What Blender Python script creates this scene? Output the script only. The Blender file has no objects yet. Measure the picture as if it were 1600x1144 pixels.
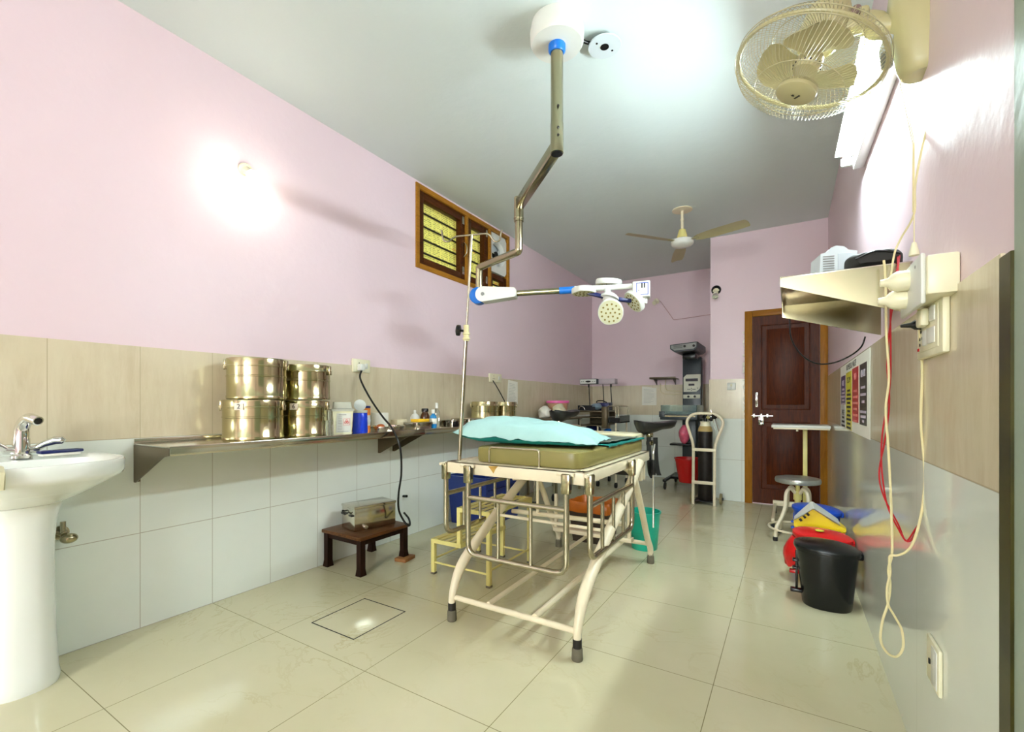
import bpy, bmesh, math, random
from mathutils import Vector, Matrix, noise
random.seed(7)
C = bpy.context.scene.collection
V = Vector
PI = math.pi
# ------------------------------------------------------------------ camera, world, exposure
F_PX, HOR, CAM_H = 710.0, 631.0, 1.02
YAW = math.atan(433 / 710.0)
CA, SA = math.cos(YAW), math.sin(YAW)
cd = bpy.data.cameras.new('camera'); cam = bpy.data.objects.new('camera', cd); C.objects.link(cam)
cd.sensor_fit = 'HORIZONTAL'; cd.sensor_width = 36.0; cd.lens = F_PX / 1600 * 36.0
cd.shift_y = (HOR - 572) / 1600.0; cd.clip_start = 0.02
cam.location = (0, 0, CAM_H); cam.rotation_euler = (PI / 2, 0, YAW)
sc = bpy.context.scene
sc.camera = cam
sc.view_settings.view_transform = 'Standard'; sc.view_settings.look = 'None'
sc.view_settings.exposure = 2.02; sc.view_settings.gamma = 1.0; sc.view_settings.use_curve_mapping = False
sc.cycles.max_bounces = 16; sc.cycles.diffuse_bounces = 10; sc.cycles.glossy_bounces = 6; sc.cycles.transmission_bounces = 8
w = bpy.data.worlds.new('world'); sc.world = w; w.use_nodes = True
w.node_tree.nodes['Background'].inputs[0].default_value = (0.8, 0.9, 1.0, 1)
w.node_tree.nodes['Background'].inputs[1].default_value = 0.5
TUBE_E, BULB_E, FILL_E = 88.0, 14.0, 17.0

def P(u, v, d):
    "photo pixel at a measured depth in metres -> point in the room"
    x = (u - 800) / F_PX * d; z = CAM_H + (HOR - v) / F_PX * d
    return V((CA * x - SA * d, SA * x + CA * d, z))

XL, XR, YD, YB, ZC, YF = -2.528, 0.318, 5.28, 6.453, 2.80, -4.0
XA = -0.722      # alcove side

# ------------------------------------------------------------------ materials
def lin(c):
    return tuple(((x / 255) / 12.92 if x / 255 <= 0.04045 else ((x / 255 + 0.055) / 1.055) ** 2.4) for x in c)
MATS = {}
def pm(name, rgb, rough=0.5, metal=0.0, var=0.06, scale=6.0, bump=0.0, trans=0.0, emit=0.0, coat=0.0, rvar=0.0, stretch=None, spec=None, ior=1.45, sss=0.0):
    if name in MATS: return MATS[name]
    m = bpy.data.materials.new(name); m.use_nodes = True
    nt = m.node_tree; b = nt.nodes['Principled BSDF']; L = nt.links.new
    col = lin(rgb)
    tc = nt.nodes.new('ShaderNodeTexCoord'); mp = nt.nodes.new('ShaderNodeMapping')
    L(tc.outputs['Object'], mp.inputs[0])
    if stretch: mp.inputs['Scale'].default_value = stretch
    n = nt.nodes.new('ShaderNodeTexNoise'); n.inputs['Scale'].default_value = scale; n.inputs['Detail'].default_value = 4
    L(mp.outputs[0], n.inputs['Vector'])
    r = nt.nodes.new('ShaderNodeValToRGB')
    r.color_ramp.elements[0].position = 0.3; r.color_ramp.elements[1].position = 0.7
    r.color_ramp.elements[0].color = tuple(max(0, x * (1 - var)) for x in col) + (1,)
    r.color_ramp.elements[1].color = tuple(min(1, x * (1 + var)) for x in col) + (1,)
    L(n.outputs['Fac'], r.inputs[0]); L(r.outputs[0], b.inputs['Base Color'])
    b.inputs['Roughness'].default_value = rough; b.inputs['Metallic'].default_value = metal
    if rvar:
        mr = nt.nodes.new('ShaderNodeMapRange'); mr.inputs[3].default_value = max(0.02, rough - rvar); mr.inputs[4].default_value = rough + rvar
        L(n.outputs['Fac'], mr.inputs[0]); L(mr.outputs[0], b.inputs['Roughness'])
    if spec is not None: b.inputs['Specular IOR Level'].default_value = spec
    b.inputs['IOR'].default_value = ior
    if trans: b.inputs['Transmission Weight'].default_value = trans
    if coat: b.inputs['Coat Weight'].default_value = coat; b.inputs['Coat Roughness'].default_value = 0.05
    if sss: b.inputs['Subsurface Weight'].default_value = sss
    if emit:
        b.inputs['Emission Color'].default_value = col + (1,); b.inputs['Emission Strength'].default_value = emit
    if bump:
        bn = nt.nodes.new('ShaderNodeBump'); bn.inputs['Strength'].default_value = bump; bn.inputs['Distance'].default_value = 0.01
        L(n.outputs['Fac'], bn.inputs['Height']); L(bn.outputs[0], b.inputs['Normal'])
    MATS[name] = m
    return m

def nodes_of(name):
    m = bpy.data.materials.new(name); m.use_nodes = True; MATS[name] = m
    return m, m.node_tree, m.node_tree.nodes['Principled BSDF'], m.node_tree.links.new

def math_node(nt, op, a, b=None):
    n = nt.nodes.new('ShaderNodeMath'); n.operation = op
    for i, x in enumerate((a, b)):
        if x is None: continue
        if isinstance(x, (int, float)): n.inputs[i].default_value = x
        else: nt.links.new(x, n.inputs[i])
    return n.outputs[0]

def joint(nt, coord, off, step, width):
    "1 inside a joint line, else 0"
    f = math_node(nt, 'FRACT', math_node(nt, 'DIVIDE', math_node(nt, 'SUBTRACT', coord, off), step))
    a = math_node(nt, 'ABSOLUTE', math_node(nt, 'SUBTRACT', f, 0.5))
    return math_node(nt, 'GREATER_THAN', a, 0.5 - width / step / 2)

def mixc(nt, fac, a, b):
    n = nt.nodes.new('ShaderNodeMix'); n.data_type = 'RGBA'
    for i, x in ((0, fac), (6, a), (7, b)):
        if isinstance(x, (int, float)): n.inputs[i].default_value = x
        elif isinstance(x, tuple): n.inputs[i].default_value = x + (1,) if len(x) == 3 else x
        else: nt.links.new(x, n.inputs[i])
    return n.outputs[2]

def noise_node(nt, vec, scale, detail=5, rough=0.6, dist=0.0):
    n = nt.nodes.new('ShaderNodeTexNoise'); n.inputs['Scale'].default_value = scale
    n.inputs['Detail'].default_value = detail; n.inputs['Roughness'].default_value = rough; n.inputs['Distortion'].default_value = dist
    nt.links.new(vec, n.inputs['Vector']); return n.outputs['Fac']

def ramp(nt, fac, p0, p1, c0=(0, 0, 0), c1=(1, 1, 1)):
    r = nt.nodes.new('ShaderNodeValToRGB'); e = r.color_ramp.elements
    e[0].position, e[1].position = p0, p1; e[0].color = c0 + (1,); e[1].color = c1 + (1,)
    nt.links.new(fac, r.inputs[0]); return r.outputs[0]

def mapping(nt, scale):
    tc = nt.nodes.new('ShaderNodeTexCoord'); mp = nt.nodes.new('ShaderNodeMapping'); mp.inputs['Scale'].default_value = scale
    nt.links.new(tc.outputs['Object'], mp.inputs[0]); return tc.outputs['Object'], mp.outputs[0]

def floor_mat():
    m, nt, b, L = nodes_of('glazed floor tile')
    o, v = mapping(nt, (1, 1, 1))
    s = nt.nodes.new('ShaderNodeSeparateXYZ'); L(o, s.inputs[0])
    jx = joint(nt, s.outputs[0], -0.235, 0.5735, 0.0028); jy = joint(nt, s.outputs[1], 1.187, 0.6, 0.0028)
    j = math_node(nt, 'MAXIMUM', jx, jy)
    vein = noise_node(nt, v, 2.2, 8, 0.62, 1.6)
    vv = math_node(nt, 'ABSOLUTE', math_node(nt, 'SUBTRACT', vein, 0.5))
    vm = ramp(nt, vv, 0.0, 0.018, (1, 1, 1), (0, 0, 0))
    patch = ramp(nt, noise_node(nt, v, 1.3, 3), 0.45, 0.7)
    vm2 = math_node(nt, 'MULTIPLY', vm, math_node(nt, 'MULTIPLY', patch, 0.55))
    base = mixc(nt, noise_node(nt, v, 3, 5), lin((196, 190, 156)), lin((210, 204, 173)))
    c = mixc(nt, vm2, base, lin((172, 156, 108)))
    c = mixc(nt, j, c, lin((138, 130, 98)))
    L(c, b.inputs['Base Color'])
    rr = ramp(nt, noise_node(nt, v, 5, 4), 0.3, 0.8, (0.07,) * 3, (0.13,) * 3)
    L(rr, b.inputs['Roughness']); b.inputs['Specular IOR Level'].default_value = 0.55
    return m

def paint_mat(name, rgb, rough=0.42):
    m, nt, b, L = nodes_of(name)
    o, v = mapping(nt, (1, 1, 1))
    n1 = noise_node(nt, v, 0.9, 3); n2 = noise_node(nt, v, 7, 4)
    a = lin(rgb); d = tuple(x * 0.94 for x in a)
    L(mixc(nt, n1, d, a), b.inputs['Base Color'])
    b.inputs['Roughness'].default_value = rough; b.inputs['Specular IOR Level'].default_value = 0.4
    bn = nt.nodes.new('ShaderNodeBump'); bn.inputs['Strength'].default_value = 0.16; bn.inputs['Distance'].default_value = 0.02
    L(n2, bn.inputs['Height']); L(bn.outputs[0], b.inputs['Normal'])
    return m

def tile_mat(name, axis, off, step=0.303, hj=1.0, vj=1.0):
    "dado: white tiles below 0.865 m, streaked beige ones above"
    m, nt, b, L = nodes_of(name)
    o, v = mapping(nt, (6, 6, 1.0))
    o2, v2 = mapping(nt, (1, 1, 1))
    s = nt.nodes.new('ShaderNodeSeparateXYZ'); L(o, s.inputs[0])
    hz = s.outputs[axis]
    up = math_node(nt, 'GREATER_THAN', s.outputs[2], 0.8645)
    streak = noise_node(nt, v, 3.2, 8, 0.68, 0.5)
    beige = mixc(nt, ramp(nt, streak, 0.3, 0.72), lin((194, 180, 152)), lin((212, 202, 176)))
    beige = mixc(nt, ramp(nt, noise_node(nt, v2, 5, 6), 0.42, 0.75), beige, lin((207, 196, 168)))
    white = mixc(nt, noise_node(nt, v2, 2.5, 4), lin((213, 220, 211)), lin((225, 230, 222)))
    c = mixc(nt, up, white, beige)
    jv = joint(nt, hz, off, step, 0.0032); jh = joint(nt, s.outputs[2], 0.865, 0.432, 0.0035)
    jc = mixc(nt, up, lin((176, 174, 160)), lin((178, 166, 138)))
    jh = math_node(nt, 'MULTIPLY', jh, math_node(nt, 'MAXIMUM', hj, math_node(nt, 'GREATER_THAN', s.outputs[2], 0.7)))
    c = mixc(nt, math_node(nt, 'MAXIMUM', math_node(nt, 'MULTIPLY', jv, vj), jh), c, jc)
    L(c, b.inputs['Base Color'])
    b.inputs['Roughness'].default_value = 0.12; b.inputs['Specular IOR Level'].default_value = 0.5
    L(ramp(nt, up, 0.4, 0.6, (0.09,) * 3, (0.20,) * 3), b.inputs['Roughness'])
    return m

def wood_mat(name, dark, light, axis=2, rough=0.3, scale=5.0):
    m, nt, b, L = nodes_of(name)
    sc_ = [11, 11, 11]; sc_[axis] = 0.9
    o, v = mapping(nt, tuple(sc_))
    n = noise_node(nt, v, scale, 8, 0.65, 1.2)
    L(ramp(nt, n, 0.3, 0.75, lin(dark), lin(light)), b.inputs['Base Color'])
    b.inputs['Roughness'].default_value = rough; b.inputs['Specular IOR Level'].default_value = 0.12; b.inputs['Coat Weight'].default_value = 0.0; b.inputs['Coat Roughness'].default_value = 0.15
    return m

def newspaper_mat():
    m, nt, b, L = nodes_of('backlit newspaper')
    o, v = mapping(nt, (1, 1, 1))
    s = nt.nodes.new('ShaderNodeSeparateXYZ'); L(o, s.inputs[0])
    lines = math_node(nt, 'GREATER_THAN', math_node(nt, 'FRACT', math_node(nt, 'MULTIPLY', s.outputs[2], 62)), 0.5)
    o2, v2 = mapping(nt, (1, 26, 60)); words = ramp(nt, noise_node(nt, v2, 1.6, 2), 0.42, 0.55)
    colm = joint(nt, s.outputs[1], 0.02, 0.11, 0.012)
    ink = math_node(nt, 'MULTIPLY', math_node(nt, 'MULTIPLY', lines, words), math_node(nt, 'SUBTRACT', 1.0, colm))
    o3, v3 = mapping(nt, (1, 5, 7)); pic = noise_node(nt, v3, 1.3, 2)
    base = mixc(nt, noise_node(nt, v, 6, 3), lin((216, 208, 92)), lin((230, 226, 128)))
    c = mixc(nt, math_node(nt, 'MULTIPLY', ink, 0.7), base, lin((96, 88, 30)))
    c = mixc(nt, math_node(nt, 'MULTIPLY', ramp(nt, pic, 0.64, 0.70), 0.75), c, lin((222, 150, 50)))
    c = mixc(nt, math_node(nt, 'MULTIPLY', ramp(nt, pic, 0.30, 0.34, (1, 1, 1), (0, 0, 0)), 0.6), c, lin((140, 150, 80)))
    L(c, b.inputs['Base Color']); L(c, b.inputs['Emission Color']); b.inputs['Emission Strength'].default_value = 0.11
    b.inputs['Roughness'].default_value = 0.6
    return m

FLOOR = floor_mat()
PINK = paint_mat('pink enamel wall paint', (226, 204, 212))
CEIL = paint_mat('white ceiling paint', (208, 219, 217), 0.5)
GREY_PAINT = paint_mat('grey green door paint', (150, 164, 148), 0.4)
TILE_L = tile_mat('tile dado left wall', 1, 0.8825)
TILE_R = tile_mat('tile dado right wall', 1, 1.11, 0.606, 0.0, 0.35)
TILE_X = tile_mat('tile dado end walls', 0, -0.722)
WOOD_DARK = wood_mat('dark polished door wood', (50, 14, 2), (96, 42, 8), 2, 0.4)
WOOD_FRAME = wood_mat('orange brown frame wood', (130, 82, 20), (168, 112, 34), 2, 0.35)
WOOD_FRAME_H = wood_mat('orange brown head wood', (130, 82, 20), (168, 112, 34), 0, 0.35)
WOOD_WIN = wood_mat('window sash wood', (52, 24, 8), (88, 46, 16), 1, 0.35)
WOOD_WINF = wood_mat('window frame wood', (134, 88, 24), (170, 118, 40), 1, 0.35)
WOOD_STOOL = wood_mat('brown stool wood', (62, 36, 18), (112, 72, 38), 1, 0.3)
WOOD_LEG = wood_mat('dark stool leg wood', (24, 12, 8), (48, 26, 16), 2, 0.4)
NEWS = newspaper_mat()
STEEL = pm('polished stainless steel', (206, 200, 186), 0.16, 1.0, 0.04, 5, rvar=0.05)
DRUM = pm('bright steel drum metal', (188, 180, 140), 0.15, 1.0, 0.05, 4, rvar=0.04, stretch=(1, 1, 0.3))
CHROME = pm('chrome', (225, 225, 222), 0.07, 1.0, 0.02)
BRUSHED = pm('brushed steel', (166, 158, 128), 0.2, 1.0, 0.02, 30)
TUBE_STEEL = pm('dull steel tube', (178, 170, 148), 0.22, 1.0, 0.08, 20)
CREAM_MET = pm('cream enamelled steel', (226, 214, 186), 0.32, 0, 0.05, 9)
YEL_MET = pm('pale yellow enamelled steel', (220, 208, 132), 0.35, 0, 0.07, 12)
CREAM_PL = pm('cream plastic', (224, 219, 190), 0.35, 0, 0.03)
FAN_PL = pm('aged ivory plastic', (178, 170, 128), 0.38, 0, 0.05)
WHITE_PL = pm('white plastic', (212, 213, 206), 0.3, 0, 0.02)
GREY_PL = pm('pale grey plastic', (196, 204, 208), 0.35, 0, 0.02)
BLACK_PL = pm('black plastic', (14, 14, 15), 0.25, 0, 0.1)
RUBBER = pm('dark rubber', (30, 28, 26), 0.7, 0, 0.1)
GREY_RUB = pm('worn grey rubber', (104, 98, 82), 0.75, 0, 0.12, 40)
BLACK_PAINT = pm('chipped black paint', (26, 22, 18), 0.5, 0, 0.3, 60)
LEATHER = pm('black leatherette', (20, 20, 20), 0.32, 0, 0.1, 20, bump=0.1)
CERAMIC = pm('white vitreous china', (232, 236, 230), 0.08, 0, 0.01, coat=0.4)
BLUE_PL = pm('bright blue plastic', (20, 110, 205), 0.3, 0, 0.04)
NAVY = pm('navy plastic', (16, 26, 84), 0.35, 0, 0.06)
MATTRESS = pm('olive rexine', (130, 121, 68), 0.36, 0, 0.05, 10, bump=0.05)
CLOTH_MINT = pm('pale mint cotton', (162, 200, 197), 0.85, 0, 0.04, 14, bump=0.15)
CLOTH_TEAL = pm('teal green cotton', (20, 132, 124), 0.85, 0, 0.12, 18, bump=0.2)
CLOTH_GREY = pm('grey green rubber sheet', (92, 98, 88), 0.6, 0, 0.15, 14, bump=0.2)
DARKBR = pm('dark brown plastic', (56, 44, 34), 0.4, 0, 0.08)
ORANGE_BAG = pm('orange brown polythene', (176, 92, 16), 0.3, 0, 0.15, 12, bump=0.4)
TEAL_PL = pm('turquoise plastic', (24, 170, 142), 0.3, 0, 0.05)
RED_PL = pm('red plastic', (196, 20, 22), 0.25, 0, 0.05)
REDBAG = pm('red polythene', (206, 16, 20), 0.28, 0, 0.1, 14, bump=0.5)
YEL_PL = pm('yellow plastic', (236, 206, 16), 0.3, 0, 0.04)
BLUEBIN = pm('blue bin plastic', (18, 70, 178), 0.3, 0, 0.05)
PINK_PL = pm('pink plastic', (240, 110, 178), 0.3, 0, 0.03)
PINKBAG = pm('pink polythene', (214, 96, 122), 0.3, 0, 0.25, 18, bump=0.5)
PAPER = pm('white paper', (232, 230, 218), 0.6, 0, 0.03)
CARD = pm('off white packing', (214, 204, 172), 0.6, 0, 0.08, 12, bump=0.3)
AMBER = pm('amber glass', (70, 38, 14), 0.1, 0, 0.1)
GLASS = pm('clear glass', (240, 246, 242), 0.03, 0, 0.0, trans=0.95)
FROST = pm('translucent plastic', (226, 228, 214), 0.35, 0, 0.02, trans=0.5)
BLUELIQ = pm('blue liquid plastic', (24, 60, 196), 0.2, 0, 0.06)
SKYLIQ = pm('sky blue rub liquid', (40, 150, 220), 0.15, 0, 0.06, trans=0.3)
ORANGE_PL = pm('orange printed plastic', (226, 130, 44), 0.35, 0, 0.06)
YELLOWBOX = pm('yellow carton', (232, 184, 30), 0.5, 0, 0.05)
INK = pm('black ink', (24, 22, 22), 0.6, 0, 0.02)
GREYINK = pm('grey ink', (128, 128, 126), 0.6, 0, 0.02)
REDINK = pm('red ink', (206, 40, 44), 0.6, 0, 0.02)
BLUEINK = pm('blue ink', (50, 70, 150), 0.6, 0, 0.02)
VIOLET = pm('violet banner print', (66, 36, 110), 0.35, 0, 0.04)
BAN_YEL = pm('yellow banner print', (212, 204, 24), 0.35, 0, 0.04)
BAN_RED = pm('red banner print', (186, 22, 30), 0.35, 0, 0.04)
BAN_BLK = pm('black banner print', (34, 28, 24), 0.35, 0, 0.04)
STONE = pm('dark green marble edging', (54, 50, 16), 0.35, 0, 0.5, 9, spec=0.25)
CORD_RED = pm('red flex', (168, 16, 30), 0.4, 0, 0.04)
CORD_CRM = pm('cream flex', (216, 204, 158), 0.45, 0, 0.05)
SLATE = pm('slate grey machine paint', (48, 56, 60), 0.35, 0, 0.06)
PANEL = pm('pale machine panel', (206, 206, 186), 0.4, 0, 0.04)
ACRYL = pm('clear acrylic', (200, 226, 226), 0.05, 0, 0.0, trans=0.9)
CYLBLK = pm('scuffed black cylinder paint', (28, 20, 18), 0.45, 0, 0.35, 22)
BROWN_MET = pm('bronze brown cabinet metal', (92, 80, 58), 0.35, 0.3, 0.1)
CLEANER = pm('grey seat steel', (172, 174, 166), 0.28, 0.7, 0.06, 14)
RUST = pm('worn bare metal', (176, 136, 58), 0.5, 0, 0.2, 30)

def glow(name, rgb, strength):
    m, nt, b, L = nodes_of(name)
    o, v = mapping(nt, (1, 1, 1))
    c = mixc(nt, noise_node(nt, v, 3, 2), lin(rgb), tuple(x * 0.98 for x in lin(rgb)))
    L(c, b.inputs['Base Color']); L(c, b.inputs['Emission Color']); b.inputs['Emission Strength'].default_value = strength
    return m
TUBE_GLOW = glow('lit fluorescent tube', (228, 248, 250), TUBE_E)
BULB_GLOW = glow('lit bulb glass', (255, 250, 228), BULB_E)
FILL_GLOW = glow('added fill light glass', (240, 250, 248), FILL_E)  # glow of the fill light added behind the camera

# ------------------------------------------------------------------ mesh helpers
def NB(): return bmesh.new()
def frame_from(z):
    z = V(z).normalized(); a = V((0, 0, 1)) if abs(z.z) < 0.95 else V((1, 0, 0))
    x = a.cross(z).normalized(); y = z.cross(x)
    return Matrix((x, y, z)).transposed().to_4x4()
def bx(bm, c, s, rot=None, bev=0.0, seg=2):
    M = Matrix.Translation(V(c)) @ (rot.to_4x4() if rot is not None else Matrix()) @ Matrix.Diagonal((s[0], s[1], s[2], 1))
    g = bmesh.ops.create_cube(bm, size=1.0, matrix=M)
    if bev:
        ed = list({e for v in g['verts'] for e in v.link_edges})
        bmesh.ops.bevel(bm, geom=ed, offset=min(bev, min(s) * 0.49), segments=seg, affect='EDGES', profile=0.5)
    return bm
def b2(bm, lo, hi, bev=0.0, seg=2):
    lo, hi = V(lo), V(hi)
    return bx(bm, (lo + hi) / 2, [abs(a) for a in (hi - lo)], None, bev, seg)
def loft(bm, rings, cap0=True, cap1=True, closed=False):
    vs = [[bm.verts.new(p) for p in r] for r in rings]; n = len(rings[0])
    m = len(vs)
    for i in range(m if closed else m - 1):
        a, b = vs[i], vs[(i + 1) % m]
        for k in range(n):
            try: bm.faces.new((a[k], a[(k + 1) % n], b[(k + 1) % n], b[k]))
            except ValueError: pass
    if not closed:
        if cap0: bm.faces.new(vs[0][::-1])
        if cap1: bm.faces.new(vs[-1])
    return bm
def lathe(bm, prof, c=(0, 0, 0), n=32, M=None, sx=1, sy=1, cap0=True, cap1=True):
    T = Matrix.Translation(V(c)) @ (M if M is not None else Matrix())
    rings = [[T @ V((max(r, 1e-4) * sx * math.cos(2 * PI * k / n), max(r, 1e-4) * sy * math.sin(2 * PI * k / n), z)) for k in range(n)] for r, z in prof]
    return loft(bm, rings, cap0, cap1)
def cyl(bm, p0, p1, r0, r1=None, n=20):
    p0, p1 = V(p0), V(p1); r1 = r0 if r1 is None else r1
    return lathe(bm, [(r0, 0), (r1, (p1 - p0).length)], p0, n, frame_from(p1 - p0))
def fillet(pts, rad, k=6, closed=False):
    pts = [V(p) for p in pts]; out = []
    n = len(pts)
    for i, p in enumerate(pts):
        if not closed and i in (0, n - 1): out.append(p); continue
        a, b = pts[i - 1], pts[(i + 1) % n]
        da, db = (a - p), (b - p); r = min(rad, da.length * 0.49, db.length * 0.49)
        if r < 1e-5: out.append(p); continue
        s, e = p + da.normalized() * r, p + db.normalized() * r
        for j in range(k + 1):
            t = j / k; out.append(s * (1 - t) ** 2 + p * 2 * t * (1 - t) + e * t * t)
    return out
def spline(pts, k=8):
    pts = [V(p) for p in pts]; q = [pts[0]] + pts + [pts[-1]]; out = []
    for i in range(1, len(q) - 2):
        p0, p1, p2, p3 = q[i - 1], q[i], q[i + 1], q[i + 2]
        for j in range(k):
            t = j / k
            out.append(0.5 * ((2 * p1) + (p2 - p0) * t + (2 * p0 - 5 * p1 + 4 * p2 - p3) * t * t + (3 * p1 - p0 - 3 * p2 + p3) * t ** 3))
    out.append(pts[-1]); return out
def tb(bm, pts, r, n=10, closed=False, radii=None):
    pts = [V(p) for p in pts]; m = len(pts)
    def tan(i):
        if closed: return (pts[(i + 1) % m] - pts[i - 1]).normalized()
        return (pts[min(i + 1, m - 1)] - pts[max(i - 1, 0)]).normalized()
    t = tan(0); a = V((0, 0, 1)) if abs(t.z) < 0.9 else V((1, 0, 0)); u = (a - t * a.dot(t)).normalized()
    rings = []
    for i in range(m):
        t = tan(i); u = (u - t * u.dot(t))
        if u.length < 1e-6: u = t.orthogonal()
        u.normalize(); v = t.cross(u); rr = radii[i] if radii else r
        rings.append([pts[i] + (u * math.cos(2 * PI * k / n) + v * math.sin(2 * PI * k / n)) * rr for k in range(n)])
    return loft(bm, rings, closed=closed)
def prism(bm, poly, vec):
    vec = V(vec); a = [V(p) for p in poly]
    return loft(bm, [a, [p + vec for p in a]])
def ball(bm, c, r, s=(1, 1, 1), M=None, n=16):
    T = Matrix.Translation(V(c)) @ (M if M is not None else Matrix()) @ Matrix.Diagonal((r * s[0], r * s[1], r * s[2], 1))
    bmesh.ops.create_uvsphere(bm, u_segments=n * 2, v_segments=n, radius=1, matrix=T); return bm
def link_mesh(name, me, mat):
    o = bpy.data.objects.new(name, me); C.objects.link(o); me.materials.append(mat); return o
def root_loc(o):
    while o.parent: o = o.parent
    return o.location.copy()
def obj(name, bm, mat, parent=None, label=None, smooth=38):
    bmesh.ops.recalc_face_normals(bm, faces=bm.faces[:])
    me = bpy.data.meshes.new(name)
    if parent is not None:
        d = root_loc(parent)
        for v in bm.verts: v.co -= d
    bm.to_mesh(me); bm.free()
    if smooth:
        me.shade_smooth(); me.set_sharp_from_angle(angle=math.radians(smooth))
    o = link_mesh(name, me, mat)
    if parent is not None: o.parent = parent
    if label: o['label'] = label
    return o
def thing(name, label, cat, loc, group=None):
    o = bpy.data.objects.new(name, None); C.objects.link(o); o.location = loc; o.empty_display_size = 0.05
    o['label'] = label; o['category'] = cat
    if group: o['group'] = group
    return o
def single(name, bm, mat, label, cat, loc=None, group=None, smooth=38):
    "a thing of one mesh, its origin at its base"
    if loc is None:
        xs = [v.co for v in bm.verts]
        loc = V(((min(p.x for p in xs) + max(p.x for p in xs)) / 2, (min(p.y for p in xs) + max(p.y for p in xs)) / 2, min(p.z for p in xs)))
    loc = V(loc)
    for v in bm.verts: v.co -= loc
    o = obj(name, bm, mat, None, None, smooth); o.location = loc; o['label'] = label; o['category'] = cat
    if group: o['group'] = group
    return o
def struct(name, bm, mat, parent=None, smooth=38):
    o = obj(name, bm, mat, parent, None, smooth); o['kind'] = 'structure'; return o
def dup(root, loc, label, rotz=None, group=None):
    r = root.copy(); C.objects.link(r); r.location = loc; r['label'] = label
    if rotz is not None: r.rotation_euler = (0, 0, rotz)
    if group: r['group'] = group
    for ch in list(root.children):
        c = ch.copy(); C.objects.link(c); c.parent = r
        for g in list(ch.children):
            d = g.copy(); C.objects.link(d); d.parent = c
    return r
def words(body, size, M, mat, name, parent, depth=0.0006, label=None):
    "lettering as a thin mesh; M maps text x/y/z to the room"
    cu = bpy.data.curves.new(name, 'FONT'); cu.body = body; cu.size = size; cu.extrude = depth
    cu.align_x = 'CENTER'; cu.align_y = 'CENTER'
    t = bpy.data.objects.new(name, cu); C.objects.link(t)
    bpy.context.view_layer.update()
    me = bpy.data.meshes.new_from_object(t.evaluated_get(bpy.context.evaluated_depsgraph_get()))
    bpy.data.objects.remove(t)
    d = root_loc(parent)
    me.transform(Matrix.Translation(-d) @ M)
    me.materials.clear()
    o = link_mesh(name, me, mat); o.parent = parent
    if label: o['label'] = label
    return o
def basis(x, y, loc):
    x, y = V(x).normalized(), V(y).normalized(); z = x.cross(y)
    M = Matrix((x, y, z)).transposed().to_4x4(); M.translation = V(loc); return M

# ------------------------------------------------------------------ the room
def wall_mesh(rects, axis, plane, thick):
    bm = NB()
    for a0, a1, z0, z1 in rects:
        if axis == 'x': b2(bm, (plane, a0, z0), (plane + thick, a1, z1))
        else: b2(bm, (a0, plane, z0), (a1, plane + thick, z1))
    return bm
struct('floor', b2(NB(), (XL - 0.2, YF - 0.2, -0.1), (XR + 0.2, YB + 0.2, 0)), FLOOR, smooth=0)
struct('ceiling', b2(NB(), (XL - 0.2, YF - 0.2, ZC), (XR + 0.2, YB + 0.2, ZC + 0.1)), CEIL, smooth=0)
WY0, WY1, WZ0, WZ1 = 2.675, 4.08, 2.105, 2.78
wl = struct('wall_left', wall_mesh([(YF - 0.2, WY0, 0, ZC), (WY1, YB + 0.2, 0, ZC), (WY0, WY1, 0, WZ0), (WY0, WY1, WZ1, ZC)], 'x', XL, -0.2), PINK, smooth=0)
wr = struct('wall_right', b2(NB(), (XR, YF - 0.2, 0), (XR + 0.2, YD + 0.001, ZC)), PINK, smooth=0)
wb = struct('wall_back', b2(NB(), (XL - 0.2, YB, 0), (XA, YB + 0.2, ZC)), PINK, smooth=0)
wd = struct('wall_alcove', b2(NB(), (XA, YD, 0), (XR + 0.2, YB + 0.2, ZC)), PINK, smooth=0)
struct('wall_front', b2(NB(), (XL - 0.2, YF - 0.2, 0), (XR + 0.2, YF, ZC)), PINK, smooth=0)
DZ, DT = 1.28, 0.012
struct('tile_dado', b2(NB(), (XL, YF, 0), (XL + DT, YB, DZ)), TILE_L, wl, 0)
struct('tile_dado', b2(NB(), (XR - 0.006, 1.11, 0), (XR, YD, DZ)), TILE_R, wr, 0)
struct('tile_dado', b2(NB(), (XL + DT, YB - DT, 0), (XA, YB, DZ)), TILE_X, wb, 0)
bm = NB(); b2(bm, (XA - DT, YD - DT, 0), (-0.392, YD, DZ)); b2(bm, (XA - DT, YD, 0), (XA, YB - DT, DZ))
struct('tile_dado', bm, TILE_X, wd, 0)
# right foreground: stone edging and grey door frame
struct('trim_1', b2(NB(), (XR - 0.0075, 1.064, 0), (XR + 0.001, 1.112, 1.272), 0.001), STONE, smooth=0)
bm = NB()
b2(bm, (XR - 0.003, 0.97, 0), (XR + 0.001, 1.064, ZC)); b2(bm, (XR - 0.003, 0.02, 0), (XR + 0.001, 0.10, 2.1)); b2(bm, (XR - 0.003, 0.10, 2.03), (XR + 0.001, 0.97, 2.12))
d2 = struct('door_2', bm, GREY_PAINT, smooth=0)
bm = NB(); b2(bm, (XR - 0.002, 0.10, 0.01), (XR + 0.001, 0.97, 2.03))
for z0, z1 in ((0.2, 0.9), (1.1, 1.85)): b2(bm, (XR - 0.010, 0.24, z0), (XR - 0.005, 0.83, z1), 0.003)
struct('door_panel', bm, GREY_PAINT, d2, 0)

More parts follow.
